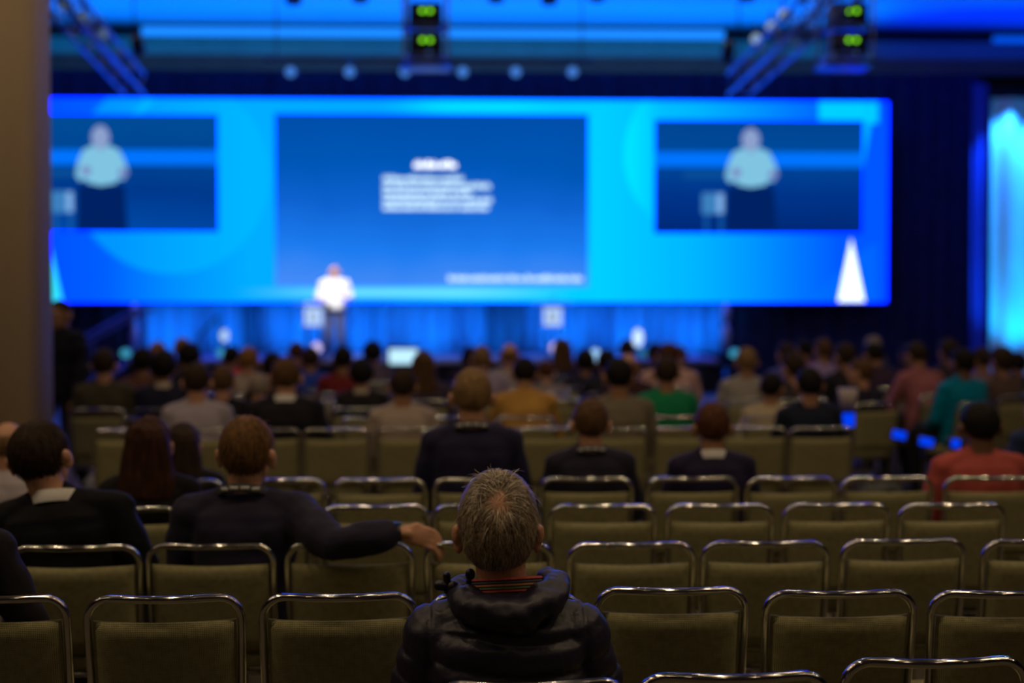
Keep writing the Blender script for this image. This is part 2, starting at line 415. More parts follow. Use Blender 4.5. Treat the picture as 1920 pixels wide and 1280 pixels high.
# stairs with hand rails at the left end of the stage
SX = WX(196, 26.6)
t = thing('stage_stairs', 'dark blue lit stairs with sloping hand rails at the stage left end', 'stairs', (SX, 26.6, 0))
M_STAIR = mat('stair_blue', (0.10, 0.12, 0.25), rough=0.6)
for k in range(4): obj('tread', MB().box((-0.42 + k * 0.28, 0.55, 0.075 + k * 0.155), (0.28, 1.1, 0.05)), M_STAIR, t)
for yy in (0.0, 1.1):
    obj('stringer', MB().box((0, yy, 0.28), (1.25, 0.05, 0.16), ry=-0.5), M_STAIR, t)
    obj('hand_rail', MB().tube(smooth_pts([(-0.55, yy, 0.88), (-0.5, yy, 0.95), (0.55, yy, 1.52), (0.62, yy, 1.5)], 4), 0.035), M_STAIR, t)
    for xx in (-0.5, 0.5): obj('rail_post', MB().tube([(xx, yy, 0.02), (xx, yy, 0.95 + (xx + 0.5) * 0.57)], 0.028), M_STAIR, t)
spot('stair_light', (SX - 0.2, 24.8, 5.3), (SX, 26.6, 0.7), 16, (0.0, 0.06, 1.0), 700)
# ramp rail on the stage behind the left audience
a, b = at(372, 632, 28.7), at(408, 592, 28.7)
t = thing('ramp_rail', 'dark sloping hand rail in front of the left backdrop', 'rail', (a.x, 28.7, ST_Z))
obj('hand_rail', MB().tube([(0, 0, a.z - ST_Z), (b.x - a.x, 0, b.z - ST_Z)], 0.03), M_BLACK, t)
obj('rail_post', MB().tube([(0, 0, 0), (0, 0, a.z - ST_Z)], 0.025), M_BLACK, t)
obj('rail_post', MB().tube([(b.x - a.x, 0, 0), (b.x - a.x, 0, b.z - ST_Z)], 0.03), M_BLACK, t)

# ------------------------------------------------------------------ video wall
VW_Y = 29.0
PXM = VW_Y / FPX
def sx(px): return WX(px, VW_Y)
def sz(py): return WZ(808, py, VW_Y)
vx0, vx1 = sx(-45), sx(1663)
vz0, vz1 = sz(566), sz(187)
VC = ((vx0 + vx1) / 2, VW_Y, (vz0 + vz1) / 2)
VW = thing('video_wall', 'huge wide blue video wall above the stage', 'screen', VC)
def lx(px): return sx(px) - VC[0]
def lz(py): return sz(py) - VC[2]
def wall_material():
    m = bpy.data.materials.new('video_backdrop'); m.use_nodes = True; nt = m.node_tree; N = nt.nodes; L = nt.links
    for n in list(N):
        if n.type == 'BSDF_PRINCIPLED': N.remove(n)
    tc = N.new('ShaderNodeTexCoord'); sp = N.new('ShaderNodeSeparateXYZ'); L.new(tc.outputs['Object'], sp.inputs[0])
    X, Z = sp.outputs[0], sp.outputs[2]
    def mth(op, a, b=None, c=None):
        n = N.new('ShaderNodeMath'); n.operation = op
        for i, v in enumerate((a, b, c)):
            if v is None: continue
            if isinstance(v, (int, float)): n.inputs[i].default_value = v
            else: L.new(v, n.inputs[i])
        return n.outputs[0]
    def sstep(v, a, b):
        n = N.new('ShaderNodeMapRange'); n.interpolation_type = 'SMOOTHSTEP'
        L.new(v, n.inputs[0]); n.inputs[1].default_value = a; n.inputs[2].default_value = b
        return n.outputs[0]
    ramp = N.new('ShaderNodeValToRGB'); cr = ramp.color_ramp
    fx = mth('DIVIDE', mth('SUBTRACT', X, lx(95)), lx(1663) - lx(95))
    L.new(fx, ramp.inputs['Fac'])
    stops = [(95, (0, .085, 1)), (200, (0, .115, 1)), (330, (0, .28, 1)), (460, (0, .42, 1)), (700, (0, .40, 1)), (860, (0, .60, 1)), (1120, (0, .62, 1)), (1300, (0, .46, 1)), (1480, (0, .20, 1)), (1570, (0, .10, 1)), (1663, (0, .09, 1))]
    while len(cr.elements) < len(stops): cr.elements.new(0.5)
    for e, (p, c) in zip(cr.elements, stops):
        e.position = (p - 95) / 1568; e.color = (c[0], c[1], c[2] * 7.0, 1)
    col = ramp.outputs['Color']
    def mix(base, fac, c, k=1.0):
        n = N.new('ShaderNodeMix'); n.data_type = 'RGBA'
        L.new(mth('MULTIPLY', fac, k), n.inputs[0]); L.new(base, n.inputs[6]); n.inputs[7].default_value = (c[0], c[1], c[2] * 7.0, 1)
        return n.outputs[2]
    def disc(px, py, rpx, soft):
        dx = mth('SUBTRACT', X, lx(px)); dz = mth('SUBTRACT', Z, lz(py))
        d = mth('SQRT', mth('ADD', mth('MULTIPLY', dx, dx), mth('MULTIPLY', dz, dz)))
        return d, mth('SUBTRACT', 1.0, sstep(d, rpx * PXM - soft, rpx * PXM + soft))
    d, f = disc(322, 330, 183, 0.04)
    rip = mth('MULTIPLY_ADD', mth('SINE', mth('MULTIPLY', d, 60)), 0.12, 0.5)
    col = mix(col, mth('MULTIPLY', f, rip), (0, .53, 1), 0.9)
    d, f = disc(1325, 288, 158, 0.05)
    cres = mth('MULTIPLY', f, mth('SUBTRACT', 1.0, sstep(X, lx(1170), lx(1245))))
    col = mix(col, cres, (0, .80, 1), 0.9)
    # diagonal facet at the lower right and upper right
    diag = mth('MULTIPLY', sstep(mth('ADD', X, mth('MULTIPLY', Z, -1.15)), lx(1510) - 1.15 * lz(560), lx(1510) - 1.15 * lz(560) + 0.1), mth('SUBTRACT', 1.0, sstep(X, lx(1640), lx(1650))))
    low = mth('SUBTRACT', 1.0, sstep(Z, lz(470), lz(440)))
    col = mix(col, mth('MULTIPLY', diag, low), (0, .17, 1), 0.5)
    up = mth('MULTIPLY', sstep(X, lx(1530), lx(1536)), mth('MULTIPLY', sstep(Z, lz(230), lz(224)), mth('SUBTRACT', 1.0, sstep(X, lx(1640), lx(1648)))))
    col = mix(col, up, (0, .66, 1), 0.95)
    up2 = mth('MULTIPLY', sstep(mth('ADD', X, mth('MULTIPLY', Z, -0.18)), lx(1617) - 0.18 * lz(320), lx(1617) - 0.18 * lz(320) - 0.05), mth('MULTIPLY', sstep(X, lx(1616), lx(1618)), sstep(Z, lz(345), lz(330))))
    col = mix(col, up2, (0, .58, 1), 0.8)
    # light slash at the top left, pale band along the bottom centre, bright top centre
    sl = mth('ABSOLUTE', mth('SUBTRACT', mth('SUBTRACT', X, mth('MULTIPLY', Z, 0.9)), lx(272) - 0.9 * lz(202)))
    col = mix(col, mth('MULTIPLY', mth('SUBTRACT', 1.0, sstep(sl, 0.05, 0.16)), sstep(Z, lz(220), lz(212))), (0, .50, 1), 0.8)
    band = mth('MULTIPLY', mth('SUBTRACT', 1.0, sstep(mth('ABSOLUTE', mth('SUBTRACT', Z, lz(548))), 0.03, 0.14)), mth('SUBTRACT', 1.0, sstep(mth('ABSOLUTE', mth('SUBTRACT', X, lx(760))), 0.8, 3.6)))
    col = mix(col, band, (0.16, .80, 1), 0.95)
    topb = mth('MULTIPLY', sstep(Z, lz(215), lz(208)), mth('SUBTRACT', 1.0, sstep(mth('ABSOLUTE', mth('SUBTRACT', X, lx(900))), 0.5, 1.8)))
    col = mix(col, topb, (0, .72, 1), 0.9)
    e = N.new('ShaderNodeEmission'); L.new(col, e.inputs[0]); e.inputs[1].default_value = 1.0
    L.new(e.outputs[0], N['Material Output'].inputs[0])
    return m
W_, H_ = vx1 - vx0, vz1 - vz0
obj('cabinet', MB().box((0, 0.12, 0), (W_ + 0.06, 0.16, H_ + 0.06)), M_BLACK, VW)
obj('screen_face', MB().box((0, 0.02, 0), (W_, 0.04, H_)), wall_material(), VW)
def grad_emit(name, stops, axis=2, a=0, b=1, strength=1.0):
    m = bpy.data.materials.new(name); m.use_nodes = True; nt = m.node_tree; N = nt.nodes; L = nt.links
    for n in list(N):
        if n.type == 'BSDF_PRINCIPLED': N.remove(n)
    tc = N.new('ShaderNodeTexCoord'); sp = N.new('ShaderNodeSeparateXYZ'); L.new(tc.outputs['Object'], sp.inputs[0])
    mr = N.new('ShaderNodeMapRange'); L.new(sp.outputs[axis], mr.inputs[0]); mr.inputs[1].default_value = a; mr.inputs[2].default_value = b
    nz = N.new('ShaderNodeTexNoise'); nz.inputs['Scale'].default_value = 0.55; L.new(tc.outputs['Object'], nz.inputs['Vector'])
    ma = N.new('ShaderNodeMath'); ma.operation = 'MULTIPLY_ADD'; ma.inputs[1].default_value = 0.22; L.new(nz.outputs['Fac'], ma.inputs[0]); L.new(mr.outputs[0], ma.inputs[2])
    sb = N.new('ShaderNodeMath'); sb.operation = 'SUBTRACT'; sb.inputs[1].default_value = 0.11; L.new(ma.outputs[0], sb.inputs[0])
    r = N.new('ShaderNodeValToRGB'); cr = r.color_ramp
    while len(cr.elements) < len(stops): cr.elements.new(0.5)
    for e_, (p, c) in zip(cr.elements, stops): e_.position = p; e_.color = (*c, 1)
    L.new(sb.outputs[0], r.inputs['Fac'])
    e = N.new('ShaderNodeEmission'); L.new(r.outputs[0], e.inputs[0]); e.inputs[1].default_value = strength
    L.new(e.outputs[0], N['Material Output'].inputs[0])
    return m
def flat(px0, py0, px1, py1, y):      # a thin printed/lit rectangle on the screen
    x0, x1, z0, z1 = lx(px0), lx(px1), lz(py1), lz(py0)
    return MB().box(((x0 + x1) / 2, y, (z0 + z1) / 2), (x1 - x0, 0.006, z1 - z0))
def poly(pts, y):
    n = len(pts); vs = [(lx(p[0]), y, lz(p[1])) for p in pts] + [(lx(p[0]), y + 0.006, lz(p[1])) for p in pts]
    fs = [tuple(range(n)), tuple(reversed(range(n, 2 * n)))] + [(i, (i + 1) % n, n + (i + 1) % n, n + i) for i in range(n)]
    return MB().add(vs, fs)
# central slide
sl = obj('slide', flat(516, 213, 1103, 537, -0.006), grad_emit('slide_blue', [(0.0, srgb(70, 140, 248)), (0.22, srgb(28, 124, 240)), (0.48, srgb(14, 98, 208)), (0.7, srgb(0, 86, 182)), (1.0, srgb(0, 78, 168))], 2, lz(537), lz(213)), VW)
M_TXT = emit('slide_text', srgb(205, 240, 255), 1.25)
M_TXT2 = emit('slide_text_title', (0.92, 0.97, 1.0), 1.7)
rt = random.Random(3)
def text_line(px0, px1, py, h, m, fill):
    mb = MB(); x = px0
    while x < px1 - 2:
        wlen = min(rt.randint(8, 34), px1 - x)
        k = x
        while k < x + wlen:                                  # letter strokes, illegible in the photograph
            lw = 1.3
            hh = h * rt.choice((0.62, 0.62, 0.7, 1.0))
            f = flat(k, py + h / 2 - hh, k + lw * fill, py + h / 2, -0.012)
            mb.add(f.v, f.f); k += 2.3
        f = flat(x, py + h * 0.36, x + wlen, py + h * 0.5, -0.012); mb.add(f.v, f.f)
        f = flat(x, py - h * 0.12, x + wlen, py + h * 0.06, -0.012); mb.add(f.v, f.f)
        x += wlen + 3.2
    obj('text_line', mb.mesh('text_line', False), m, sl)
text_line(777, 855, 308, 13, M_TXT2, 1.8)
for k, x1 in enumerate((868, 918, 886, 922, 920)): text_line(719, x1, 334.5 + k * 13.4, 10.5, M_TXT, 1.6)
text_line(840, 1091, 521, 11, M_TXT, 1.6)
# two live camera pictures of the speaker
def camera_feed(x0, x1, y0, y1, cx, bx):
    fd = obj('camera_feed', flat(x0, y0, x1, y1, -0.006), grad_emit('feed_navy_%d' % int(cx), [(0.0, srgb(0, 72, 165)), (0.35, srgb(0, 56, 140)), (0.7, srgb(0, 70, 148)), (1.0, srgb(0, 76, 150))] if cx < 900 else [(0.0, srgb(0, 40, 118)), (0.35, srgb(0, 52, 138)), (0.7, srgb(0, 74, 155)), (1.0, srgb(0, 68, 145))], 2, lz(y1), lz(y0)), VW)
    obj('light_band', flat(x0, 283, x1, 311, -0.010), emit('feed_band', srgb(0, 116, 255)), fd)
    tm = emit('feed_trousers', srgb(0, 34, 100))
    obj('trousers', poly([(cx - 42, 348), (cx + 44, 348), (cx + 50, y1 - 1), (cx - 46, y1 - 1)], -0.014), tm, fd)
    sh = emit('feed_shirt', srgb(128, 196, 226)); sk = emit('feed_skin', srgb(140, 160, 205)); hm = emit('feed_hand', srgb(120, 130, 190))
    obj('shirt', poly([(cx - 14, 275), (cx - 32, 283), (cx - 42, 305), (cx - 47, 330), (cx - 40, 341), (cx - 28, 338), (cx - 24, 345), (cx, 350), (cx + 28, 345), (cx + 32, 338), (cx + 44, 338), (cx + 52, 325), (cx + 44, 302), (cx + 34, 283), (cx + 16, 275), (cx, 284)], -0.018), sh, fd)
    ov = [(cx + 17 * math.cos(a * PI / 8), 260 + 22 * math.sin(a * PI / 8)) for a in range(16)]
    obj('head', poly(ov, -0.020), sk, fd)
    for s, hy in ((-27, 322), (42, 326)):
        obj('hand', poly([(cx + s + 9 * math.cos(a * PI / 5), hy + 9 * math.sin(a * PI / 5)) for a in range(10)], -0.022), hm, fd)
    obj('lectern_top', flat(max(x0, bx - 55), 320, bx + 24, 333, -0.012), emit('feed_lectern_top', srgb(10, 78, 150)), fd)
    obj('lectern_panel', flat(bx - 21, 360, bx + 21, 400, -0.014), emit('feed_lectern_panel', srgb(60, 128, 190)), fd)
    obj('lectern_panel', flat(bx + 8, 362, bx + 19, 398, -0.016), emit('feed_lectern_light', srgb(130, 175, 230)), fd)
    for s in (-16, 12): obj('lectern_post', flat(bx + s, 400, bx + s + 7, y1 - 1, -0.014), emit('feed_post', srgb(20, 88, 165)), fd)
camera_feed(19, 411, 216, 436, 191, 119)
camera_feed(1226, 1617, 222, 437, 1406, 1336)
M_TRI = emit('triangle_white', (0.85, 1.0, 1.0), 1.6)
obj('triangle_graphic', poly([(1595, 446), (1571, 565), (1621, 565)], -0.012), M_TRI, VW)
obj('triangle_graphic', poly([(92, 446), (66, 565), (118, 565)], -0.012), emit('triangle_cyan', (0.03, 0.8, 1.0), 1.0), VW)

# ------------------------------------------------------------------ rigging overhead
def lattice(parent, p0, p1, side, bays, r=0.025, up=Vector((0, 0, 1))):
    p0, p1 = Vector(p0), Vector(p1); T = (p1 - p0).normalized(); S = T.cross(up).normalized(); U = S.cross(T)
    cs = [(S * a + U * b) * side / 2 for a, b in ((-1, -1), (1, -1), (1, 1), (-1, 1))]
    for c in cs: obj('chord', MB().tube([p0 + c, p1 + c], r, 8, False), M_TRUSS, parent)
    for k in range(bays):
        a = p0 + (p1 - p0) * (k / bays); b = p0 + (p1 - p0) * ((k + 1) / bays)
        for i in range(4):
            j = (i + 1) % 4
            q = (a + cs[i], b + cs[j]) if k % 2 else (a + cs[j], b + cs[i])
            obj('brace', MB().tube(q, r * 0.55, 6, False), M_TRUSS, parent)
def hang(parent, p, z1):
    obj('hoist_chain', MB().tube([p, (p[0], p[1], z1)], 0.012, 6, False), M_BLACK, parent)
def par_can(parent, c, aim, lens, r=0.11, ln=0.28):
    d = (Vector(aim) - Vector(c)).normalized(); c = Vector(c)
    h = obj('lamp_housing', MB().tube([c - d * ln, c - d * ln * 0.6, c], [r * 0.7, r, r], 14, False), M_BLACK, parent)
    obj('lens', MB().tube([c, c + d * 0.015], r * 0.88, 14, False), lens, h)
    obj('clamp', MB().tube([c - d * ln * 0.5, c - d * ln * 0.5 + Vector((0, 0, 0.2))], 0.02, 6), M_BLACK, parent)
L_GLINT = emit('lens_pale_blue', (0.42, 0.62, 0.95), 0.6)
L_BLUE = emit('lens_blue', (0.06, 0.22, 0.72), 1.0)
# left truss
a, b = at(60, -60, 16.0), at(252, 158, 22.0)
b.z = b.z; TL = thing('lighting_truss', 'sloping dark blue box truss at the upper left beside the column', 'truss', (0, 0, 0))
lattice(TL, a, b, 0.30, 14)
hang(TL, (b.x, b.y, b.z + .15), CEIL); hang(TL, (a.x, a.y, a.z + .15), CEIL)
for px, py, D in ((192, 63, 19), (156, 32, 18), (118, 8, 17)):
    c = at(px, py, D); par_can(TL, c, (c.x + 0.5, D - 3, c.z - 0.6), emit('lens_dim', (0.25, 0.4, 0.7), 0.35), 0.075, 0.24)
c = at(262, 100, 21.5); par_can(TL, c, (c.x, 26, 1.5), L_BLUE, 0.1, 0.3)
# right truss
a, b = at(1600, -45, 15.5), at(1385, 158, 21.5)
TR = thing('lighting_truss', 'sloping dark blue box truss at the upper right beside the projector rack', 'truss', (0, 0, 0))
lattice(TR, a, b, 0.32, 14)
hang(TR, (b.x, b.y, b.z + .15), CEIL); hang(TR, (a.x, a.y, a.z + .15), CEIL)
for px, py, D in ((1418, 73, 20), (1447, 50, 19), (1470, 28, 18.4)):
    c = at(px, py, D); par_can(TR, c, (c.x - 0.4, D - 3, c.z - 0.6), L_GLINT, 0.085, 0.24)
c = at(1362, 115, 21.5); par_can(TR, c, (c.x, 26, 1.5), L_BLUE, 0.1, 0.35)
for o_, e_ in ((at(150, 60, 19), 0), (at(1500, 80, 19), 0)):
    spot('truss_blue_wash', (o_.x, 17.5, 1.0 + o_.z - 2.6), (o_.x, 19.5, o_.z), 75, (0.0, 0.10, 1.0), 60)
# projector racks with green status lamps
M_LED = emit('green_led', (0.20, 0.75, 0.01), 2.2)
def rack(px, label):
    D = 20.0; c0 = at(px, 118, D); c1 = at(px, -12, D); X = c0.x
    t = thing('projector_rack', label, 'projector rack', (X, D, c0.z))
    h = c1.z - c0.z; wd = 0.60
    for sx_ in (-1, 1):
        for sy in (0, 1): obj('post', MB().tube([(sx_ * wd / 2, sy * 0.7, 0), (sx_ * wd / 2, sy * 0.7, h + 0.1)], 0.022, 8), M_TRUSS, t)
    obj('platform', MB().box((0, 0.35, 0.02), (wd + 0.1, 0.85, 0.05)), M_TRUSS, t)
    for k, py in enumerate((75, 20)):
        z = WZ(px, py, D) - c0.z
        p = obj('projector', MB().box((0, 0.32, z - 0.02), (0.46, 0.62, 0.28)).tube([(0.1, 0.6, z), (0.1, 0.72, z)], 0.07, 12), M_BLACK, t)
        for dx in (-0.045, 0.065): obj('status_lamp', MB().ell((dx, -0.005, z), (0.03, 0.012, 0.03), 12, 8), M_LED, p)
        obj('shelf', MB().box((0, 0.35, z - 0.185), (wd, 0.75, 0.03)), M_TRUSS, t)
    for sx_ in (-1, 1): hang(t, (sx_ * 0.26, 0.35, h), CEIL - c0.z)
    for dx, z in ((-0.28, 0.10), (0.05, 0.14), (0.26, 0.12)): obj('cable_lamp', MB().ell((dx, -0.03, z), (0.03, 0.03, 0.03), 10, 8), emit('rack_lamp', (0.10, 0.22, 0.6), 0.3), t)
rack(798, 'hanging projector rack with green lamps above the centre of the stage')
rack(1597, 'hanging projector rack with green lamps at the upper right')
# bar of six blue stage lamps in front of the drape top
bD = 25.0
x0, x1 = WX(500, bD), WX(1110, bD); zb = WZ(800, 126, bD)
t = thing('light_bar', 'long thin bar of six blue stage lamps above the video wall', 'light bar', (0, bD, zb))
obj('bar', MB().tube([(x0, 0, 0.12), (x1, 0, 0.12)], 0.03, 8), M_BLACK, t)
for px in (547, 657, 760, 868, 967, 1073):
    X = WX(px, bD); c = Vector((X, -0.03, WZ(px, 135, bD) - zb))
    h = obj('lamp_housing', MB().tube([c + Vector((0, 0.3, 0.05)), c + Vector((0, 0.02, 0))], 0.11, 12, False), M_BLACK, t)
    obj('lens', MB().ell(c, (0.09, 0.03, 0.09), 14, 8), L_BLUE, h)
for px in (520, 1090): obj('hoist_chain', MB().tube([(WX(px, bD), 0, 0.1), (WX(px, bD), 0, CEIL - zb)], 0.012, 6), M_BLACK, t)
c = at(570, 122, 29.5)
spot('soffit_beam', (WX(547, bD), 25.2, zb - 0.25), (c.x, 29.6, c.z), 17, (0.03, 0.22, 0.8), 45, 0.5)
# dark spot lamps hanging from the ceiling along the top edge
for i, (px, py, D) in enumerate(((550, 8, 19), (675, 4, 19), (930, 4, 19), (1030, 8, 19), (1120, 2, 18.5), (1400, 2, 18.5))):
    c = at(px, py, D)
    t = thing('ceiling_spotlight', ['small black spotlight hanging at the top edge, leftmost of six', 'small black spotlight hanging left of the central projector rack', 'small black spotlight hanging right of the central projector rack',
              'small black spotlight hanging fourth from the left at the top edge', 'small black spotlight hanging fifth from the left at the top edge', 'small black spotlight hanging beside the upper right truss'][i], 'spotlight', (c.x, D, c.z), 0, 'small ceiling spotlights')
    obj('housing', MB().tube([(0, 0, 0.02), (0, 0.06, 0.3)], [0.11, 0.09], 12, False), M_BLACK, t)
    obj('stem', MB().tube([(0, 0.06, 0.25), (0, 0.06, CEIL - c.z)], 0.015, 6), M_BLACK, t)

# ------------------------------------------------------------------ chairs
def chair_meshes():
    P = {}
    top = 0.858
    pts = [(-0.212, -0.19, 0.44), (-0.218, -0.235, 0.70), (-0.219, -0.250, 0.785)]
    arc = []
    for k in range(7):
        a = PI / 2 * k / 6
        arc.append((-0.219 + 0.062 * (1 - math.cos(a)), -0.250 - 0.012 * math.sin(a), 0.795 + 0.062 * math.sin(a)))
    mid = [(x, -0.262 - 0.030 * (1 - (x / 0.157) ** 2), top) for x in (-0.12, -0.08, -0.04, 0, 0.04, 0.08, 0.12)]
    left = pts + arc
    full = left + mid + [(-p[0], p[1], p[2]) for p in reversed(left)]
    P['back_frame'] = MB().tube(full, 0.0115, 10).mesh('chair_back_frame')
    # curved upholstered back pad
    nx, nz = 14, 12; vs = []; fs = []
    z0, z1, hw = 0.475, 0.792, 0.203
    for side in (0, 1):
        for k in range(nz + 1):
            v = k / nz
            for i in range(nx + 1):
                u = -1 + 2 * i / nx
                z = z0 + (z1 - z0) * v; x = hw * u
                yc = -0.19 - (z - 0.44) / 0.36 * 0.062 - 0.026 * (1 - u * u) * (0.4 + 0.6 * v)
                ed = max(abs(u), abs(2 * v - 1)); e = 1 - max(0, (ed - 0.86) / 0.14) ** 2
                th = 0.006 + 0.016 * math.sqrt(max(0, e))
                y = yc + (th if side else -th)
                sag = 0.004 * (1 - u * u) if k == nz else 0
                vs.append((x, y, z - sag))
    n1 = (nx + 1) * (nz + 1)
    for k in range(nz):
        for i in range(nx):
            a = k * (nx + 1) + i
            fs.append((a, a + 1, a + nx + 2, a + nx + 1)); fs.append((n1 + a, n1 + a + nx + 1, n1 + a + nx + 2, n1 + a + 1))
    border = [i for i in range(nx + 1)] + [k * (nx + 1) + nx for k in range(1, nz + 1)] + [nz * (nx + 1) + i for i in range(nx - 1, -1, -1)] + [k * (nx + 1) for k in range(nz - 1, 0, -1)]
    for i in range(len(border)):
        a, b = border[i], border[(i + 1) % len(border)]
        fs.append((a, n1 + a, n1 + b, b))
    P['backrest'] = MB().add(vs, fs).mesh('chair_backrest')
    # seat cushion
    rs = []
    for z, s in ((0.405, 0.90), (0.41, 0.97), (0.43, 1.0), (0.455, 1.0), (0.472, 0.96), (0.480, 0.86), (0.484, 0.6)):
        ring = []
        for j in range(28):
            a = 2 * PI * j / 28; c, sn = math.cos(a), math.sin(a)
            k = (abs(c) ** 5 + abs(sn) ** 5) ** (-1 / 5)
            ring.append((0.215 * s * c * k, 0.02 + 0.215 * s * sn * k, z))
        rs.append(ring)
    P['seat'] = MB().rings(rs).mesh('chair_seat')
    for nm, s, pa in (('leg', -1, 'f'), ('leg', 1, 'f'), ('leg', -1, 'r'), ('leg', 1, 'r')):
        if pa == 'f': q = [(s * 0.195, 0.19, 0.42), (s * 0.205, 0.215, 0.012)]
        else: q = [(s * 0.212, -0.19, 0.44), (s * 0.214, -0.20, 0.30), (s * 0.216, -0.265, 0.012)]
        P['leg_%s%d' % (pa, s)] = MB().tube(q, 0.0115, 8).mesh('chair_leg')
    P['seat_frame'] = MB().tube([(-0.20, -0.18, 0.395), (-0.195, 0.19, 0.395), (0.195, 0.19, 0.395), (0.20, -0.18, 0.395), (-0.20, -0.18, 0.395)], 0.010, 8).mesh('chair_seat_frame')
    return P
CH = chair_meshes()
CHAIRS = []
def place_chair(x, d, rz, row):
    """d = distance of the top rail"""
    t = thing('banquet_chair', '', 'chair', (x, d + 0.27, 0), rz)
    for k, m in CH.items():
        nm = 'leg' if k.startswith('leg_') else k
        obj(nm, m, M_WEAVE if k in ('backrest', 'seat') else M_CHROME, t)
    CHAIRS.append((row, x, t)); return t
ROW = {-1: 3.28, 0: 4.08, 1: 4.94, 2: 5.85, 3: 6.74, 4: 9.40, 5: 10.30, 6: 11.20, 7: 12.10, 8: 13.0, 9: 13.9, 10: 14.8, 11: 15.7, 12: 16.6}
near = {-1: [985, 1377, 1760],
        0: [-22, 297, 628, 948, 1265, 1580, 1899],
        1: [130, 393, 656, 921, 1183, 1442, 1697, 1962],
        2: [228, 470, 699, 915, 1134, 1356, 1572, 1790],
        3: [330, 520, 711, 903, 1104, 1298, 1486, 1668, 1866],
        4: [233, 365, 497, 629, 767, 900, 1026, 1152, 1290, 1415, 1541]}
jit = random.Random(5)
for r, xs in near.items():
    for px in xs:
        d = ROW[r] + (0.06 if (r, px) == (0, 1265) else jit.uniform(-0.02, 0.02))
        if (r, px) == (-1, 1377): d -= 0.11
        if (r, px) == (-1, 985): d = 3.13
        place_chair(WX(px, d), d, 0.05 if (r, px) == (-1, 985) else jit.uniform(-0.035, 0.035), r)

# ------------------------------------------------------------------ people
def bez(a, b, c, n=6):
    a, b, c = Vector(a), Vector(b), Vector(c)
    return [a * (1 - t) ** 2 + b * 2 * t * (1 - t) + c * t * t for t in [k / n for k in range(n + 1)]]
def sup_ring(z, yc, hx, hy, xc=0.0, n=28, e=2.5):
    out = []
    for j in range(n):
        a = 2 * PI * j / n; c, s = math.cos(a), math.sin(a)
        k = (abs(c) ** e + abs(s) ** e) ** (-1 / e)
        out.append((xc + hx * c * k, yc + hy * s * k, z))
    return out
HEAD_C = Vector((0, -0.005, 1.212))      # cranium centre of the seated base figure
CR = Vector((0.079, 0.099, 0.098))       # cranium radii

class Pose:
    def __init__(s, **k):
        s.sz = 0.955; s.sw = 0.172; s.lean = 0.0; s.head_yaw = 0.0; s.head_pitch = 0.0; s.head_roll = 0.0; s.stand = 0.0
        s.hs = 1.05; s.hx = 1.0; s.head_off = Vector((0, 0, 0))
        s.armR = None; s.armL = None
        s.legs = None
        s.__dict__.update(k)
        z = s.stand
        if s.armR is None: s.armR = [(0.235, 0.03, 0.70 + z), (0.13, 0.27, 0.60 + z), (0.075, 0.345, 0.585 + z)]
        if s.armL is None: s.armL = [(-0.235, 0.03, 0.70 + z), (-0.13, 0.25, 0.61 + z), (-0.07, 0.325, 0.59 + z)]
        if s.legs is None:
            if z: s.legs = [[(0.09, 0, 0.93), (0.11, 0.02, 0.50), (0.12, -0.01, 0.09)], [(-0.09, 0, 0.93), (-0.11, 0.02, 0.50), (-0.12, -0.01, 0.09)]]
            else: s.legs = [[(0.09, 0.02, 0.555), (0.115, 0.44, 0.545), (0.12, 0.42, 0.09)], [(-0.09, 0.02, 0.555), (-0.115, 0.44, 0.545), (-0.12, 0.40, 0.09)]]
    def ly(s, z): return s.lean * max(0, (z - s.stand - 0.5) / 0.5)
    def head_matrix(s):
        nb = Vector((0, s.ly(1.0 + s.stand) - 0.005, 0.998 + s.stand))
        return Matrix.Translation(nb + s.head_off) @ Euler((s.head_pitch, s.head_roll, s.head_yaw)).to_matrix().to_4x4() @ Matrix.Diagonal((s.hs * s.hx, s.hs, s.hs, 1)) @ Matrix.Translation(Vector((0, 0.005, -1.035)))

def torso(mb, P, g):
    z0 = P.stand
    secs = [(0.475, 0.0, 0.165, 0.115), (0.53, -0.005, 0.178, 0.125), (0.62, -0.01, 0.168, 0.118), (0.72, -0.012, 0.160, 0.108), (0.82, -0.012, 0.172, 0.112), (0.90, -0.012, 0.182, 0.115), (P.sz + 0.0, -0.012, 0.175, 0.102), (P.sz + 0.045, -0.010, 0.12, 0.075)]
    mb.rings([sup_ring(z + z0, y + P.ly(z + z0), hx + g, hy + g) for z, y, hx, hy in secs])
    for s in (-1, 1):
        sh = Vector((s * P.sw, P.ly(P.sz + z0) - 0.012, P.sz + z0))
        mb.tube([(s * 0.02, sh.y, sh.z + 0.030), (s * 0.10, sh.y, sh.z + 0.020), sh], [0.058 + g, 0.060 + g, 0.058 + g], 14)
        mb.tube([(s * 0.015, sh.y, sh.z + 0.085), (s * 0.075, sh.y, sh.z + 0.048), (s * 0.14, sh.y, sh.z + 0.018)], [0.040 + g * 0.6, 0.042 + g * 0.8, 0.042 + g], 12)
def arm(mb, P, s, g, hand=False, cut=1.0):
    g += getattr(P, 'sleeve', 0.0) if g > 0 else 0.0
    pts = P.armR if s > 0 else P.armL
    sh = (s * P.sw, P.ly(P.sz + P.stand) - 0.012, P.sz + P.stand - 0.004)
    el, wr, hd = [Vector(p) for p in pts]
    S = Vector(sh)
    A = [S.lerp(el, t) for t in (0, 0.25, 0.5, 0.75)]; B = [el.lerp(wr, t) for t in (0, 0.3, 0.6, cut)]
    mb.tube(A + B, [0.058 + g, 0.054 + g, 0.050 + g, 0.045 + g, 0.043 + g, 0.042 + g, 0.036 + g, 0.028 + g], 14)
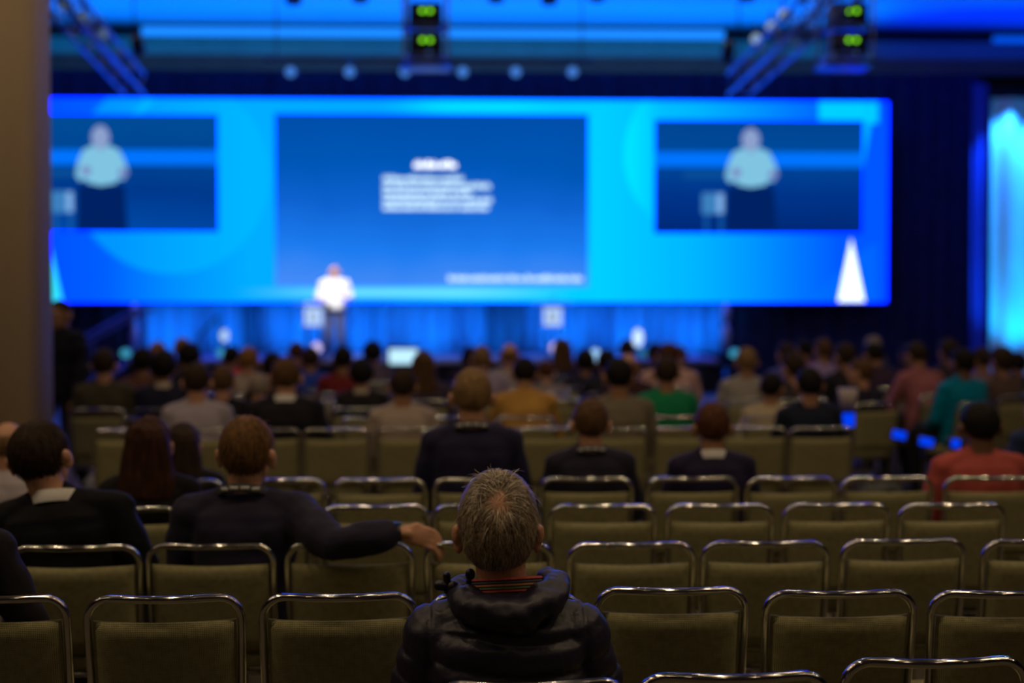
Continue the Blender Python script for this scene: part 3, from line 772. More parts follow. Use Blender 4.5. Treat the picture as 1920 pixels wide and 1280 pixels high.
def hand(mb, P, s):
    pts = P.armR if s > 0 else P.armL
    el, wr, hd = [Vector(p) for p in pts]
    f = (hd - wr).normalized(); dn = Vector((0, 0, -1))
    up = getattr(P, 'palm_up', None)
    sd = f.cross(Vector((0, 0, 1)))
    if sd.length < 0.2: sd = Vector((1, 0, 0))
    sd.normalize(); nrm = sd.cross(f)
    pn = getattr(P, 'palm_n', None) if s > 0 else None
    if pn is not None:
        nrm = (pn - f * pn.dot(f)).normalized(); sd = f.cross(nrm)
    curl = P.curl if pn is not None else nrm * -1
    mb.tube([el.lerp(wr, 0.8), wr, wr + f * 0.02], [(0.024, 0.029), (0.021, 0.027), (0.02, 0.03)], 12)
    pal = wr + f * 0.055
    mb.tube([wr + f * 0.01, pal, wr + f * 0.085], [(0.016, 0.030), (0.016, 0.040), (0.013, 0.040)], 14, ref=nrm)
    for k, (o, ln) in enumerate(((-0.030, 0.060), (-0.010, 0.072), (0.010, 0.076), (0.030, 0.068))):
        b = wr + f * 0.088 + sd * (o * s)
        cu = curl
        mb.tube(smooth_pts([b - f * 0.02, b + f * ln * 0.45 + cu * 0.006, b + f * ln * 0.8 + cu * 0.022, b + f * ln * 0.92 + cu * 0.042], 3), [0.0095] * 9 + [0.0075], 8)
    b = wr + f * 0.03 - sd * (0.032 * s); tk = 0.1 if pn is not None else 1.0
    mb.tube(smooth_pts([b + sd * 0.015 * s, b - sd * (tk * 0.02 * s) + f * 0.022, b - sd * (tk * 0.03 * s) + f * 0.055 - nrm * 0.01 + (Vector((0, 0.02, -0.02)) if pn is not None else Vector())], 3), [0.0125] * 4 + [0.0105, 0.0095, 0.0085], 8)
def head(mb, P):
    M0 = mb.M; mb.M = P.head_matrix()
    c = HEAD_C
    mb.ell(c, CR, 24, 18)
    mb.ell(c + Vector((0, 0.030, -0.060)), (0.062, 0.070, 0.080), 20, 14)
    mb.ell(c + Vector((0, 0.060, -0.105)), (0.040, 0.036, 0.032), 16, 10)           # jaw and chin
    mb.ell(c + Vector((0, 0.090, 0.000)), (0.060, 0.014, 0.014), 14, 8)            # brow
    mb.tube([c + Vector((0, 0.098, -0.010)), c + Vector((0, 0.112, -0.045))], [0.010, 0.015], 10)   # nose
    for s in (-1, 1):
        mb.ell(c + Vector((s * 0.040, 0.082, -0.048)), (0.020, 0.016, 0.018), 12, 8)  # cheek
        R = Euler((0.15, 0, s * -0.45)).to_matrix()
        mb.ell(c + Vector((s * 0.090, -0.010, -0.034)), (0.011, 0.023, 0.036), 14, 10, R)   # ear
        mb.ell(c + Vector((s * 0.098, -0.022, -0.022)), (0.007, 0.016, 0.022), 12, 8, R)
    mb.M = M0
    nb = Vector((0, P.ly(1.0 + P.stand) - 0.012, 0.965 + P.stand))
    hc = P.head_matrix() @ (c + Vector((0, -0.020, -0.055)))
    mb.tube([nb, nb.lerp(hc, 0.5), hc], [0.066, 0.060, 0.060], 18)

def body_mesh(P, voxel=0.0075):
    mb = MB()
    torso(mb, P, -0.012); head(mb, P)
    for s in (-1, 1):
        arm(mb, P, s, -0.012); hand(mb, P, s)
        lg = P.legs[0 if s > 0 else 1]
        mb.tube(smooth_pts(lg, 4), [0.075, 0.072, 0.066, 0.060, 0.052, 0.052, 0.046, 0.040, 0.034], 12)
    m = remesh(mb, voxel, 2, 'person_body')
    HM = P.head_matrix().inverted()
    for mm in (M_SKIN, M_EYE, M_LIP): m.materials.append(mm)
    for p in m.polygons:
        q = HM @ p.center - HEAD_C
        if q.y > 0.07:
            if abs(abs(q.x) - 0.030) < 0.0125 and abs(q.z + 0.017) < 0.007: p.material_index = 1
            elif abs(q.x) < 0.022 and abs(q.z + 0.083) < 0.006: p.material_index = 2
    return m
def shirt_mesh(P, g=0.010, voxel=0.011, wr=0.010, cut=0.92, hem=True):
    mb = MB(); torso(mb, P, g)
    for s in (-1, 1): arm(mb, P, s, g, cut=cut)
    nb = Vector((0, P.ly(1.0 + P.stand) - 0.012, 0.985 + P.stand))
    mb.tube([nb - Vector((0, 0, 0.03)), nb + Vector((0, 0, 0.042))], [0.080 + g, 0.066 + g * 0.5], 18, False)   # neck band
    m = remesh(mb, voxel, 3, 'person_top')
    wrinkle(m, wr, 7.0, (1, 1, 1.6)); wrinkle(m, wr * 0.45, 19.0)
    return m
def trouser_mesh(P):
    mb = MB(); z0 = P.stand
    mb.rings([sup_ring(z + z0, 0.0 + y, hx, hy) for z, y, hx, hy in ((0.475, 0.01, 0.172, 0.125), (0.53, 0.0, 0.186, 0.134), (0.60, -0.005, 0.176, 0.126))])
    for lg in P.legs:
        mb.tube(smooth_pts(lg, 4), [0.088, 0.086, 0.080, 0.074, 0.068, 0.066, 0.062, 0.058, 0.055], 14)
    m = remesh(mb, 0.013, 3, 'person_trousers'); wrinkle(m, 0.010, 8.0)
    return m
def shoe_mesh(P, i):
    a = Vector(P.legs[i][2]); mb = MB()
    mb.tube([(a.x, a.y - 0.05, 0.045), (a.x, a.y + 0.03, 0.05), (a.x, a.y + 0.13, 0.038), (a.x, a.y + 0.20, 0.030)], [(0.042, 0.036), (0.046, 0.038), (0.036, 0.046), (0.026, 0.038)], 14)
    mb.tube([(a.x, a.y - 0.01, 0.05), (a.x, a.y - 0.01, 0.11)], 0.042, 12)
    return remesh(mb, 0.012, 2, 'person_shoe')

def hair_limit(az, kind):
    """lowest elevation (radians) of the hair for azimuth az (0 = front, pi = back)"""
    b = (1 - math.cos(az)) / 2          # 0 front .. 1 back
    if kind == 'long': lo = 0.55 - 1.5 * min(1, b * 3.0)
    else:
        lo = 0.52 - 0.60 * min(1, b * 2.2) - 0.90 * max(0, min(1, (b - 0.5) / 0.4))
    return lo
def hair_mesh(P, kind='short', thick=0.012, seed=0, amp=0.005):
    M = P.head_matrix(); nE, nA = 20, 44; vs = []; fs = []; rnd = random.Random(seed)
    off = Vector((rnd.uniform(-9, 9), rnd.uniform(-9, 9), rnd.uniform(-9, 9)))
    for layer in (0, 1):
        for i in range(nE + 1):
            for j in range(nA):
                az = 2 * PI * j / nA; lo = hair_limit(az, kind); hi = PI / 2
                if kind == 'bald': lo, hi = lo, 0.34 * ((1 - math.cos(az)) / 2) + 0.10
                el = hi + (lo - hi) * i / nE
                d = Vector((math.sin(az) * math.cos(el), math.cos(az) * math.cos(el), math.sin(el)))
                p = Vector((d.x * CR.x, d.y * CR.y, d.z * CR.z)) + HEAD_C
                edge = min(1.0, (nE - i) / 3.0)
                if kind == 'bald': edge = min(edge, i / 3.0)
                if kind == 'bald' and lo > 0.08: edge = 0.0
                t = -0.006 if layer else (thick * (0.25 + 0.75 * edge) - (0.010 if edge == 0 else 0))
                if not layer: t += noise.noise(d * 5.5 + off) * amp + noise.noise(d * 14 + off) * amp * 0.5
                p += d * t
                if kind == 'curly' and not layer: p += d * (0.010 + noise.noise(d * 9 + off) * 0.007)
                vs.append(M @ p)
    n1 = (nE + 1) * nA
    for l in (0, 1):
        for i in range(nE):
            for j in range(nA):
                a = l * n1 + i * nA + j; b = l * n1 + i * nA + (j + 1) % nA
                fs.append((a, b, b + nA, a + nA) if l == 0 else (a, a + nA, b + nA, b))
    for i in (0, nE):
        for j in range(nA):
            a = i * nA + j; b = i * nA + (j + 1) % nA
            if i == nE or kind == 'bald': fs.append((a, n1 + a, n1 + b, b))
    mb = MB().add(vs, fs)
    if kind == 'long':
        rs = []
        for z, hx, hy, yc in ((0.09, 0.030, 0.04, -0.02), (0.06, 0.080, 0.085, -0.03), (0.02, 0.097, 0.095, -0.035), (-0.05, 0.106, 0.080, -0.048), (-0.12, 0.112, 0.068, -0.060), (-0.19, 0.122, 0.055, -0.075), (-0.235, 0.118, 0.045, -0.085), (-0.255, 0.09, 0.028, -0.088)):
            rs.append([M @ (HEAD_C + Vector(p)) for p in sup_ring(z, yc, hx, hy, 0, 36, 2.3)])
        lb = MB().rings(rs); m = remesh(lb, 0.008, 2, 'hair_long'); wrinkle(m, 0.012, 26, (1, 1, 0.12))
        mb.add([tuple(v.co) for v in m.vertices], [tuple(p.vertices) for p in m.polygons])
    return mb.mesh('hair_' + kind)

def strands(P, n, ln=(0.035, 0.065), seed=1, bald=None, width=0.0011, lift=0.014, kind='short'):
    """combed hair strands lying over the skull as thin ribbons"""
    M = P.head_matrix(); rnd = random.Random(seed); vs = []; fs = []
    K = 6; made = 0
    while made < n:
        az = rnd.uniform(0.12 * PI, 1.88 * PI); el = math.asin(rnd.uniform(-0.80, 1.0))
        if el < hair_limit(az, kind): continue
        d = Vector((math.sin(az) * math.cos(el), math.cos(az) * math.cos(el), math.sin(el)))
        if bald is not None:
            ang = d.angle(bald[0])
            if ang < bald[1] and rnd.random() > (ang / bald[1]) ** 2 * 0.8 + 0.10: continue
        made += 1
        whorl = bald[0] if bald else Vector((0.05, -0.42, 0.9)).normalized()
        away = (d - whorl); away = (away - d * away.dot(d)); away = away.normalized() if away.length > 1e-4 else Vector((1, 0, 0))
        down = Vector((0, 0, -1)); down = (down - d * down.dot(d)); down = down.normalized() if down.length > 1e-3 else away
        side = d.cross(down)
        nearw = max(0, 1 - d.angle(whorl) / 1.1) * 0.6
        mixd = (away * (0.6 + 1.2 * nearw) + down * 0.6 * (1 - nearw) + side * rnd.gauss(0, 0.42 + 0.5 * nearw)).normalized()
        L = rnd.uniform(*ln); lf = lift * rnd.uniform(0.35, 1.0); curl = rnd.gauss(0, 0.35)
        q = d.copy(); base = len(vs); wild = rnd.random() < 0.012
        for k in range(K):
            t = k / (K - 1)
            rad = 0.002 + lf * math.sin(min(1, t * 1.5) * PI / 2) + (0.016 * t if wild else 0)
            p = HEAD_C + Vector((q.x * (CR.x + rad), q.y * (CR.y + rad), q.z * (CR.z + rad)))
            s = q.cross(mixd).normalized() * width * (1 - 0.6 * t)
            vs.append(M @ (p - s)); vs.append(M @ (p + s))
            q = (q + mixd * (L / 0.09 / K)).normalized()
            mixd = mixd + q.cross(mixd) * curl * 0.25
            mixd = (mixd + Vector((0, 0, -0.10 * (1 - nearw))) - q * mixd.dot(q)).normalized()
        for k in range(K - 1):
            a = base + 2 * k; fs.append((a, a + 1, a + 3, a + 2))
    return MB().add(vs, fs).mesh('hair_strands')

def collar_mesh(P, r=0.073, h=0.034, tilt=0.12):
    rs = []
    z = 1.006 + P.stand; y0 = P.ly(1.0 + P.stand) - 0.008
    def ring(rr, zz): return [(rr * math.cos(2 * PI * j / 32), y0 + rr * 1.02 * math.sin(2 * PI * j / 32), zz - math.sin(2 * PI * j / 32) * tilt * rr * 2) for j in range(32)]
    mb = MB().rings([ring(r + 0.008, z - 0.012), ring(r + 0.002, z + h), ring(r - 0.004, z + h), ring(r - 0.002, z - 0.012)], cap=False)
    return mb.mesh('collar')
def lanyard_mesh(P):
    m = collar_mesh(P, 0.092, 0.018, 0.20); m.name = 'lanyard'
    return m

POSES = {
    'upright': Pose(),
    'turn_left': Pose(head_yaw=0.5, lean=0.03, armR=[(0.24, 0.02, 0.70), (0.10, 0.24, 0.66), (0.02, 0.27, 0.665)], armL=[(-0.24, 0.02, 0.70), (-0.08, 0.25, 0.68), (0.0, 0.28, 0.69)]),
    'turn_right': Pose(head_yaw=-0.5, lean=-0.01, head_roll=0.06),
    'forward': Pose(lean=0.11, head_pitch=-0.22, sw=0.178, armR=[(0.255, 0.20, 0.70), (0.12, 0.38, 0.66), (0.04, 0.42, 0.67)], armL=[(-0.255, 0.20, 0.70), (-0.12, 0.38, 0.66), (-0.05, 0.42, 0.665)]),
}
BANK = {}
def bank(pk):
    if pk not in BANK:
        P = POSES[pk]
        BANK[pk] = dict(body=body_mesh(P, 0.009), top=shirt_mesh(P), trousers=trouser_mesh(P), shoe=[shoe_mesh(P, 0), shoe_mesh(P, 1)],
                        collar=collar_mesh(P), lanyard=lanyard_mesh(P))
    return BANK[pk]
def bank_hair(pk, kind):
    b = bank(pk); key = 'hair_' + kind
    if key not in b: b[key] = hair_mesh(POSES[pk], kind, {'short': 0.011, 'bald': 0.007, 'long': 0.014, 'curly': 0.014}[kind], len(kind))
    return b[key]
HAIRC = {'black': (0.010, 0.008, 0.008), 'dark': (0.030, 0.018, 0.012), 'brown': (0.085, 0.045, 0.022), 'auburn': (0.075, 0.028, 0.014), 'tawny': (0.135, 0.068, 0.026), 'chestnut': (0.042, 0.017, 0.010), 'sandy': (0.19, 0.115, 0.055), 'ginger': (0.22, 0.105, 0.038), 'grey': (0.25, 0.21, 0.17)}
def hairmat(k): return mat('hair_' + k, HAIRC[k], rough=0.6, var=0.45, scale=60, bump=0.6, bscale=120, spec=0.10, stretch=(1, 1, 0.2))
SKIN = {'l': M_SKIN, 't': M_SKIN2, 'd': M_SKIN3}
def trs(seed): return [M_DARKCLOTH, cloth((0.03, 0.035, 0.06), 'jeans_navy'), cloth((0.07, 0.06, 0.045), 'khaki_dark')][seed % 3]

def person(label, x, y, z, rz, pk, shirt, hair, hairc, skin='l', scale=1.0, collar=None, lanyard=False, group=None, roll=0.0, extra=None, wide=1.0):
    t = thing('person', label, 'person', (x, y, z), rz, group)
    t.rotation_euler = (0, roll, rz); t.scale = (scale * wide, scale, scale)
    b = bank(pk)
    obj('body', b['body'], [SKIN[skin], M_EYE, M_LIP], t)
    obj('top', b['top'], shirt, t)
    obj('trousers', b['trousers'], trs(int(abs(x) * 10)), t)
    for sm in b['shoe']: obj('shoe', sm, M_SHOE, t)
    if hair: obj('hair', bank_hair(pk, hair), hairmat(hairc), t)
    if collar: obj('collar', b['collar'], collar, t)
    if lanyard: add_lanyard(t, POSES[pk])
    return t
M_WHITECLOTH = cloth((0.62, 0.60, 0.60), 'white_collar_cloth')
M_RIBBON = mat('lanyard_ribbon', (0.012, 0.012, 0.02), rough=0.6)
M_MARK = mat('lanyard_mark', (0.55, 0.55, 0.58), rough=0.6)
def add_lanyard(t, P, mesh=None):
    ln = obj('lanyard', mesh or lanyard_mesh(P), M_RIBBON, t)
    z = 1.006 + P.stand; y0 = P.ly(1.0 + P.stand) - 0.008; r = 0.0985
    for a in (-PI / 2 - 0.62, -PI / 2 - 0.22, -PI / 2 + 0.18, -PI / 2 + 0.58):
        obj('printed_mark', MB().box((r * math.cos(a), y0 + r * 1.02 * math.sin(a), z + 0.003 - math.sin(a) * 0.20 * r * 1.88), (0.030, 0.004, 0.013), rz=a + PI / 2), M_MARK, ln)

SEATED = []       # (row, x) of people placed row by row, for their chairs
BASE_TOP = 1.295
def audience(px, ytop, row, label, shirt, hair, hairc, skin='l', pk='upright', rz=0.0, bx=None, **k):
    d = row if isinstance(row, float) else ROW[row]
    y = d + 0.22
    hp = at(px, ytop, y + 0.0)
    s = max(0.86, min(1.10, hp.z / BASE_TOP))
    p = person(label, hp.x if bx is None else WX(bx, y), y, 0, rz, pk, shirt, hair, hairc, skin, s, **k)
    SEATED.append((row, p.location.x)); return p
C = lambda r, g, b: cloth((r, g, b))
GB = 'audience members'
# --- row of the tall man
audience(885, 690, 3, 'tall man with short sandy hair in a navy jacket, directly beyond the puffer jacket man', C(0.020, 0.018, 0.050), 'short', 'sandy', lanyard=True, group=GB)
audience(1107, 747, 3, 'man with cropped brown hair, charcoal sweater and lanyard, right of the tall man', C(0.022, 0.020, 0.036), 'short', 'brown', lanyard=True, group=GB)
audience(1335, 755, 3, 'man with thinning dark hair and white shirt collar over a navy sweater', C(0.020, 0.016, 0.045), 'short', 'auburn', 't', collar=M_WHITECLOTH, group=GB)
audience(1837, 754, 3, 'person with short black hair in a coral red shirt at the right', C(0.42, 0.085, 0.075), 'short', 'black', 'd', wide=1.12, group=GB)
audience(15, 789, 3, 'bald person in a pale lilac shirt at the far left edge', C(0.45, 0.40, 0.46), 'bald', 'sandy', group=GB)
audience(343, 797, 3, 'person with dark brown hair half hidden behind the long haired woman', C(0.012, 0.010, 0.012), 'long', 'dark', group=GB)
# --- first row beyond the cross aisle and onwards
audience(370, 680, 4, 'man in a pale grey lilac shirt, seen from behind at the left', C(0.34, 0.30, 0.37), 'short', 'dark', group=GB)
audience(536, 670, 4, 'man in a black suit jacket with a pale collar, left of centre', C(0.016, 0.014, 0.020), 'short', 'brown', collar=M_WHITECLOTH, group=GB, wide=1.08)
audience(755, 690, 4, 'man with short dark hair in a beige grey shirt, left of the tall man', C(0.36, 0.29, 0.25), 'short', 'dark', 't', group=GB)
audience(1151, 670, 4, 'person with black hair in a taupe shirt right of centre', C(0.17, 0.14, 0.105), 'short', 'black', 't', group=GB, bx=1160)
audience(1517, 688, 4, 'person with black hair in a dark navy jacket at the end of the row', C(0.012, 0.016, 0.032), 'short', 'black', 't', group=GB)
audience(985, 670, 5, 'person with black hair in a mustard yellow jacket', C(0.42, 0.23, 0.055), 'short', 'black', 't', group=GB, pk='forward')
audience(1249, 667, 5, 'person with brown hair in a bright green shirt', C(0.010, 0.20, 0.085), 'short', 'dark', 't', group=GB)
audience(418, 685, 5, 'person with brown hair in a black top, right of the lilac shirt man', C(0.012, 0.011, 0.016), 'short', 'brown', group=GB)
audience(1428, 698, 5, 'person with black hair in a cream sweater, leaning', C(0.42, 0.35, 0.24), 'short', 'black', 't', group=GB, bx=1444, pk='turn_right')
audience(678, 674, 6, 'person with black hair, black jacket and a cream hood collar', C(0.018, 0.016, 0.018), 'curly', 'black', 't', collar=C(0.40, 0.34, 0.27), group=GB)
audience(485, 700, 6, 'person with short grey hair in a dark coat left of the black suit', C(0.03, 0.026, 0.03), 'short', 'grey', group=GB)
audience(307, 660, 6, 'person with black hair and a white hood over a navy jacket', C(0.02, 0.02, 0.045), 'curly', 'black', 't', collar=C(0.50, 0.44, 0.36), group=GB)
audience(1412, 651, 7, 'person with sandy hair in a light grey shirt, right of the stage end', C(0.30, 0.28, 0.27), 'short', 'sandy', 't', group=GB, bx=1400)
audience(1488, 664, 7, 'person with dark hair in profile behind the cream sweater', C(0.05, 0.04, 0.05), 'curly', 'dark', 'l', group=GB, pk='turn_left')
audience(191, 653, 6, 'person with dark hair in an olive brown jacket at the far left row end', C(0.07, 0.06, 0.04), 'short', 'dark', group=GB, bx=195)
audience(268, 654, 8, 'person with black hair in a reddish brown jacket at the left', C(0.12, 0.055, 0.035), 'curly', 'black', 't', group=GB)
audience(643, 649, 8, 'person with black hair in a dark red top', C(0.17, 0.020, 0.022), 'short', 'black', 't', group=GB)
audience(794, 658, 7, 'person with brown hair in a purple grey jacket left of the tall man', C(0.06, 0.045, 0.085), 'long', 'brown', group=GB)
audience(903, 648, 8, 'person with thinning sandy hair in a lavender shirt beyond the tall man', C(0.33, 0.28, 0.42), 'short', 'sandy', group=GB)
audience(966, 643, 9, 'balding person in a pale grey shirt beyond the mustard jacket', C(0.34, 0.30, 0.32), 'bald', 'ginger', group=GB, bx=955)
audience(1178, 661, 7, 'bald person in a dark maroon top', C(0.05, 0.022, 0.025), 'bald', 'ginger', group=GB)
audience(1254, 643, 9, 'person with auburn hair in a pink shirt beyond the green shirt', C(0.58, 0.36, 0.33), 'short', 'auburn', group=GB, wide=1.25)
audience(1228, 643, 11, 'person with black hair in a dark jacket left of the pink shirt', C(0.02, 0.018, 0.03), 'short', 'black', 'd', group=GB)
audience(1274, 648, 12, 'person with auburn hair just right of the pink shirt', C(0.03, 0.02, 0.03), 'short', 'auburn', group=GB)
audience(434, 648, 10, 'person with black hair in a bright red top', C(0.62, 0.045, 0.025), 'short', 'black', 't', group=GB)
audience(466, 650, 8, 'person with ginger hair in a cream grey top', C(0.34, 0.29, 0.25), 'short', 'ginger', group=GB)
audience(296, 641, 10, 'person with ginger brown hair in a purple top', C(0.16, 0.08, 0.22), 'short', 'ginger', group=GB)
audience(355, 645, 9, 'person with bushy black hair in a dark coat before the left backdrop', C(0.02, 0.018, 0.025), 'curly', 'black', 't', group=GB, wide=1.1)
audience(341, 633, 11, 'person with ginger hair beyond the bushy black hair', C(0.05, 0.03, 0.03), 'short', 'ginger', group=GB, pk='turn_left')
audience(511, 661, 7, 'person with black hair between the ginger hair and the black suit', C(0.02, 0.018, 0.02), 'short', 'black', 't', group=GB)
audience(571, 650, 9, 'person with dark hair in a royal blue shirt', C(0.02, 0.06, 0.42), 'short', 'dark', 't', group=GB, bx=582)
audience(556, 641, 11, 'person with reddish hair below the lectern by the speaker', C(0.06, 0.03, 0.05), 'short', 'auburn', group=GB)
audience(699, 641, 10, 'person with black hair in a purple grey top below the stage monitor', C(0.10, 0.08, 0.13), 'curly', 'black', 't', group=GB)
audience(1054, 635, 11, 'person with brown hair in a dark blue top below the unattended lectern', C(0.02, 0.03, 0.12), 'long', 'brown', 't', group=GB)
audience(1025, 676, 8, 'person with reddish hair leaning between the mustard jacket and the taupe shirt', C(0.22, 0.18, 0.17), 'short', 'auburn', group=GB, pk='forward')
audience(1097, 657, 9, 'person with black hair left of the taupe shirt', C(0.025, 0.022, 0.04), 'curly', 'black', 't', group=GB)
audience(1137, 655, 8, 'person with black hair peering over the taupe shirt', C(0.02, 0.02, 0.03), 'short', 'black', 't', group=GB)
audience(1175, 636, 12, 'person with dark brown hair left of the tall white stage light', C(0.02, 0.02, 0.05), 'short', 'dark', 'd', group=GB)
audience(881, 650, 10, 'person with black hair just left of the lavender shirt', C(0.03, 0.02, 0.03), 'short', 'black', 'd', group=GB)
# --- right hand block, turned towards the stage
RG = 'audience in the right hand block'
def rblock(px, yt, row, label, shirt, hair, hc, skin='l', pk='upright', rz=0.35, **k):
    return audience(px, yt, row, label, shirt, hair, hc, skin, pk, rz, group=RG, **k)
rblock(1804, 652, 11.7, 'person with black hair in a teal T-shirt', C(0.0, 0.19, 0.34), 'short', 'black', 'd', wide=1.05)
rblock(1748, 640, 12.6, 'person with dark brown hair in a pink plaid shirt', C(0.30, 0.105, 0.125), 'short', 'dark', 't', pk='forward', bx=1738)
rblock(1878, 652, 12.4, 'person with big dark hair in a brown top before the cyan drape', C(0.10, 0.065, 0.06), 'curly', 'dark', 't')
rblock(1841, 650, 13.4, 'person with dark hair in a mauve top between teal and brown', C(0.20, 0.12, 0.18), 'short', 'dark', 't')
rblock(1907, 662, 14.4, 'person with black hair at the right edge before the cyan drape', C(0.03, 0.02, 0.04), 'curly', 'black', 't')
rblock(1778, 637, 14.2, 'person with dark brown hair between the pink plaid and teal shirts', C(0.04, 0.03, 0.05), 'curly', 'dark', 't')
rblock(1655, 642, 13.6, 'person with black hair in a dark purple jacket by the right aisle', C(0.045, 0.025, 0.055), 'short', 'black', 't', pk='forward', wide=1.1)
rblock(1617, 672, 11.6, 'person with brown hair turning sideways in a dark navy coat', C(0.02, 0.018, 0.035), 'short', 'brown', pk='turn_left')
rblock(1637, 630, 16.3, 'person with blue lit hair furthest back by the right aisle', C(0.05, 0.06, 0.16), 'short', 'grey')
rblock(1584, 642, 12.5, 'person with dark hair in a black jacket right of the lavender shirt', C(0.02, 0.018, 0.028), 'short', 'dark', 't')
rblock(1543, 634, 14.6, 'person with brown hair in a lavender shirt in the right hand crowd', C(0.30, 0.22, 0.45), 'short', 'brown', 't')
rblock(1507, 634, 15.7, 'person with black hair in a maroon top in the right hand crowd', C(0.16, 0.03, 0.07), 'short', 'black', 't')
rblock(1474, 641, 13.9, 'person with dark hair in a blue shirt in the right hand crowd', C(0.08, 0.09, 0.36), 'short', 'dark', 't')
rblock(1701, 645, 15.4, 'person in black with black hair between the purple jacket and pink plaid', C(0.012, 0.010, 0.016), 'short', 'black', 'd')
rblock(1945, 735, 8.7, 'person in a dark blue jacket cut off by the right edge', C(0.02, 0.035, 0.10), 'short', 'black', 't', bx=1948)
# chairs under the people of the farther rows plus empties between them
for r in range(5, 13):
    xs = sorted(x for rr, x in SEATED if rr == r)
    if not xs: continue
    used = []
    for x in xs:
        if used and x - used[-1] < 0.46: used.append(used[-1] + 0.46)
        else: used.append(x)
    full = list(used)
    for a, b in zip(used, used[1:]):
        n = int((b - a) / 0.478 + 0.12) - 1
        if r <= 8:
            for k in range(1, n + 1): full.append(a + (b - a) * k / (n + 1))
    if r in (5, 6, 7):                          # to the left row end by the aisle
        xl = WX(186 if r > 5 else 205, ROW[r]); x = min(used) - 0.478
        while x > xl: full.append(x); x -= 0.478
    for x in sorted(full): place_chair(x, ROW[r], jit.uniform(-0.04, 0.04), r)
for rr, x in SEATED:
    if isinstance(rr, float): place_chair(x - 0.05 * math.sin(0.35), rr - 0.05 + 0.05 * math.cos(0.35), 0.35, rr)

# ------------------------------------------------------------------ individually posed people in the near rows
def custom(label, P, x, y, rz, shirt, hair, hairc, skin='l', scale=1.0, roll=0.0, collar=None, lanyard=False, top=None, nstr=0, ln=(0.03, 0.05), group='audience members', voxel=0.0065, wide=1.0):
    t = thing('person', label, 'person', (x, y, 0), rz, group); t.rotation_euler = (0, roll, rz); t.scale = (scale * wide, scale, scale)
    obj('body', body_mesh(P, voxel), [SKIN[skin], M_EYE, M_LIP], t)
    obj('top', top or shirt_mesh(P, 0.012, 0.009, 0.011, cut=getattr(P, 'cut', 0.92)), shirt, t)
    obj('trousers', trouser_mesh(P), M_DARKCLOTH, t)
    for i in (0, 1): obj('shoe', shoe_mesh(P, i), M_SHOE, t)
    h = obj('hair', hair_mesh(P, hair, 0.010, 3), hairmat(hairc), t)
    if nstr: obj('hair_strands', strands(P, nstr, ln, 5, kind=hair), hairmat(hairc), h)
    if collar: obj('collar', collar_mesh(P, 0.076, 0.034, 0.14), collar, t)
    if lanyard: add_lanyard(t, P)
    return t
# man with his arm along the next chair
d = ROW[1]
P_arm = Pose(sleeve=0.012, cut=0.78, palm_n=Vector((0, -1, 0.25)), curl=Vector((-0.1, 0, -1.1)), head_yaw=-0.2, hs=1.08, sw=0.186, sz=0.945, armR=[(0.350, -0.275, 0.872), (0.575, -0.235, 0.905), (0.650, -0.215, 0.888)], head_off=Vector((0.01, 0, -0.012)))
pa = custom('man with short brown hair and lanyard resting his arm along the next chair', P_arm, WX(455, d + 0.2), d + 0.22, 0.0, C(0.024, 0.021, 0.044), 'short', 'tawny', scale=1.0, lanyard=True, nstr=2500, ln=(0.02, 0.03))
el, wr, hd = [Vector(p) for p in P_arm.armR]
wp = el.lerp(wr, 0.93); ax = (wr - el).normalized()
wt = obj('wristwatch', MB().tube([wp - ax * 0.013, wp + ax * 0.013], 0.033, 18, False), mat('watch_strap', (0.015, 0.02, 0.04), rough=0.4), pa)
obj('watch_face', MB().tube([wp + Vector((0, 0, 0.030)), wp + Vector((0, 0, 0.039))], 0.017, 16, False), mat('watch_glass', (0.05, 0.12, 0.3), rough=0.1), wt)
# man in the black suit leaning at the left
P_suit = Pose(head_yaw=-0.2, head_roll=-0.05, hs=1.09, sw=0.188, head_off=Vector((-0.03, 0, 0.0)), armR=[(0.275, -0.02, 0.68), (0.14, 0.24, 0.62), (0.07, 0.31, 0.60)])
custom('man with dark hair, black suit and white collar, leaning left beside the lanyard man', P_suit, WX(150, d + 0.2), d + 0.24, 0.0, C(0.008, 0.008, 0.011), 'short', 'dark', scale=0.985, roll=-0.10, collar=M_WHITECLOTH, nstr=2500, ln=(0.025, 0.05), wide=1.1)
# woman with long brown hair
d = ROW[2]
P_w = Pose(sw=0.160, hs=1.04)
custom('woman with long straight brown hair in a black top', P_w, WX(277, d + 0.2), d + 0.22, 0.0, C(0.010, 0.009, 0.011), 'long', 'chestnut', scale=0.945)
# dark sleeve at the far left edge
d = ROW[0]
P_l = Pose(sw=0.19, armR=[(0.285, 0.02, 0.70), (0.20, 0.26, 0.62), (0.15, 0.33, 0.60)])
custom('person in a dark jacket at the left edge with only a sleeve showing', P_l, WX(-112, d + 0.2), d + 0.22, 0.0, C(0.016, 0.014, 0.019), 'short', 'dark', scale=1.0, roll=-0.05)

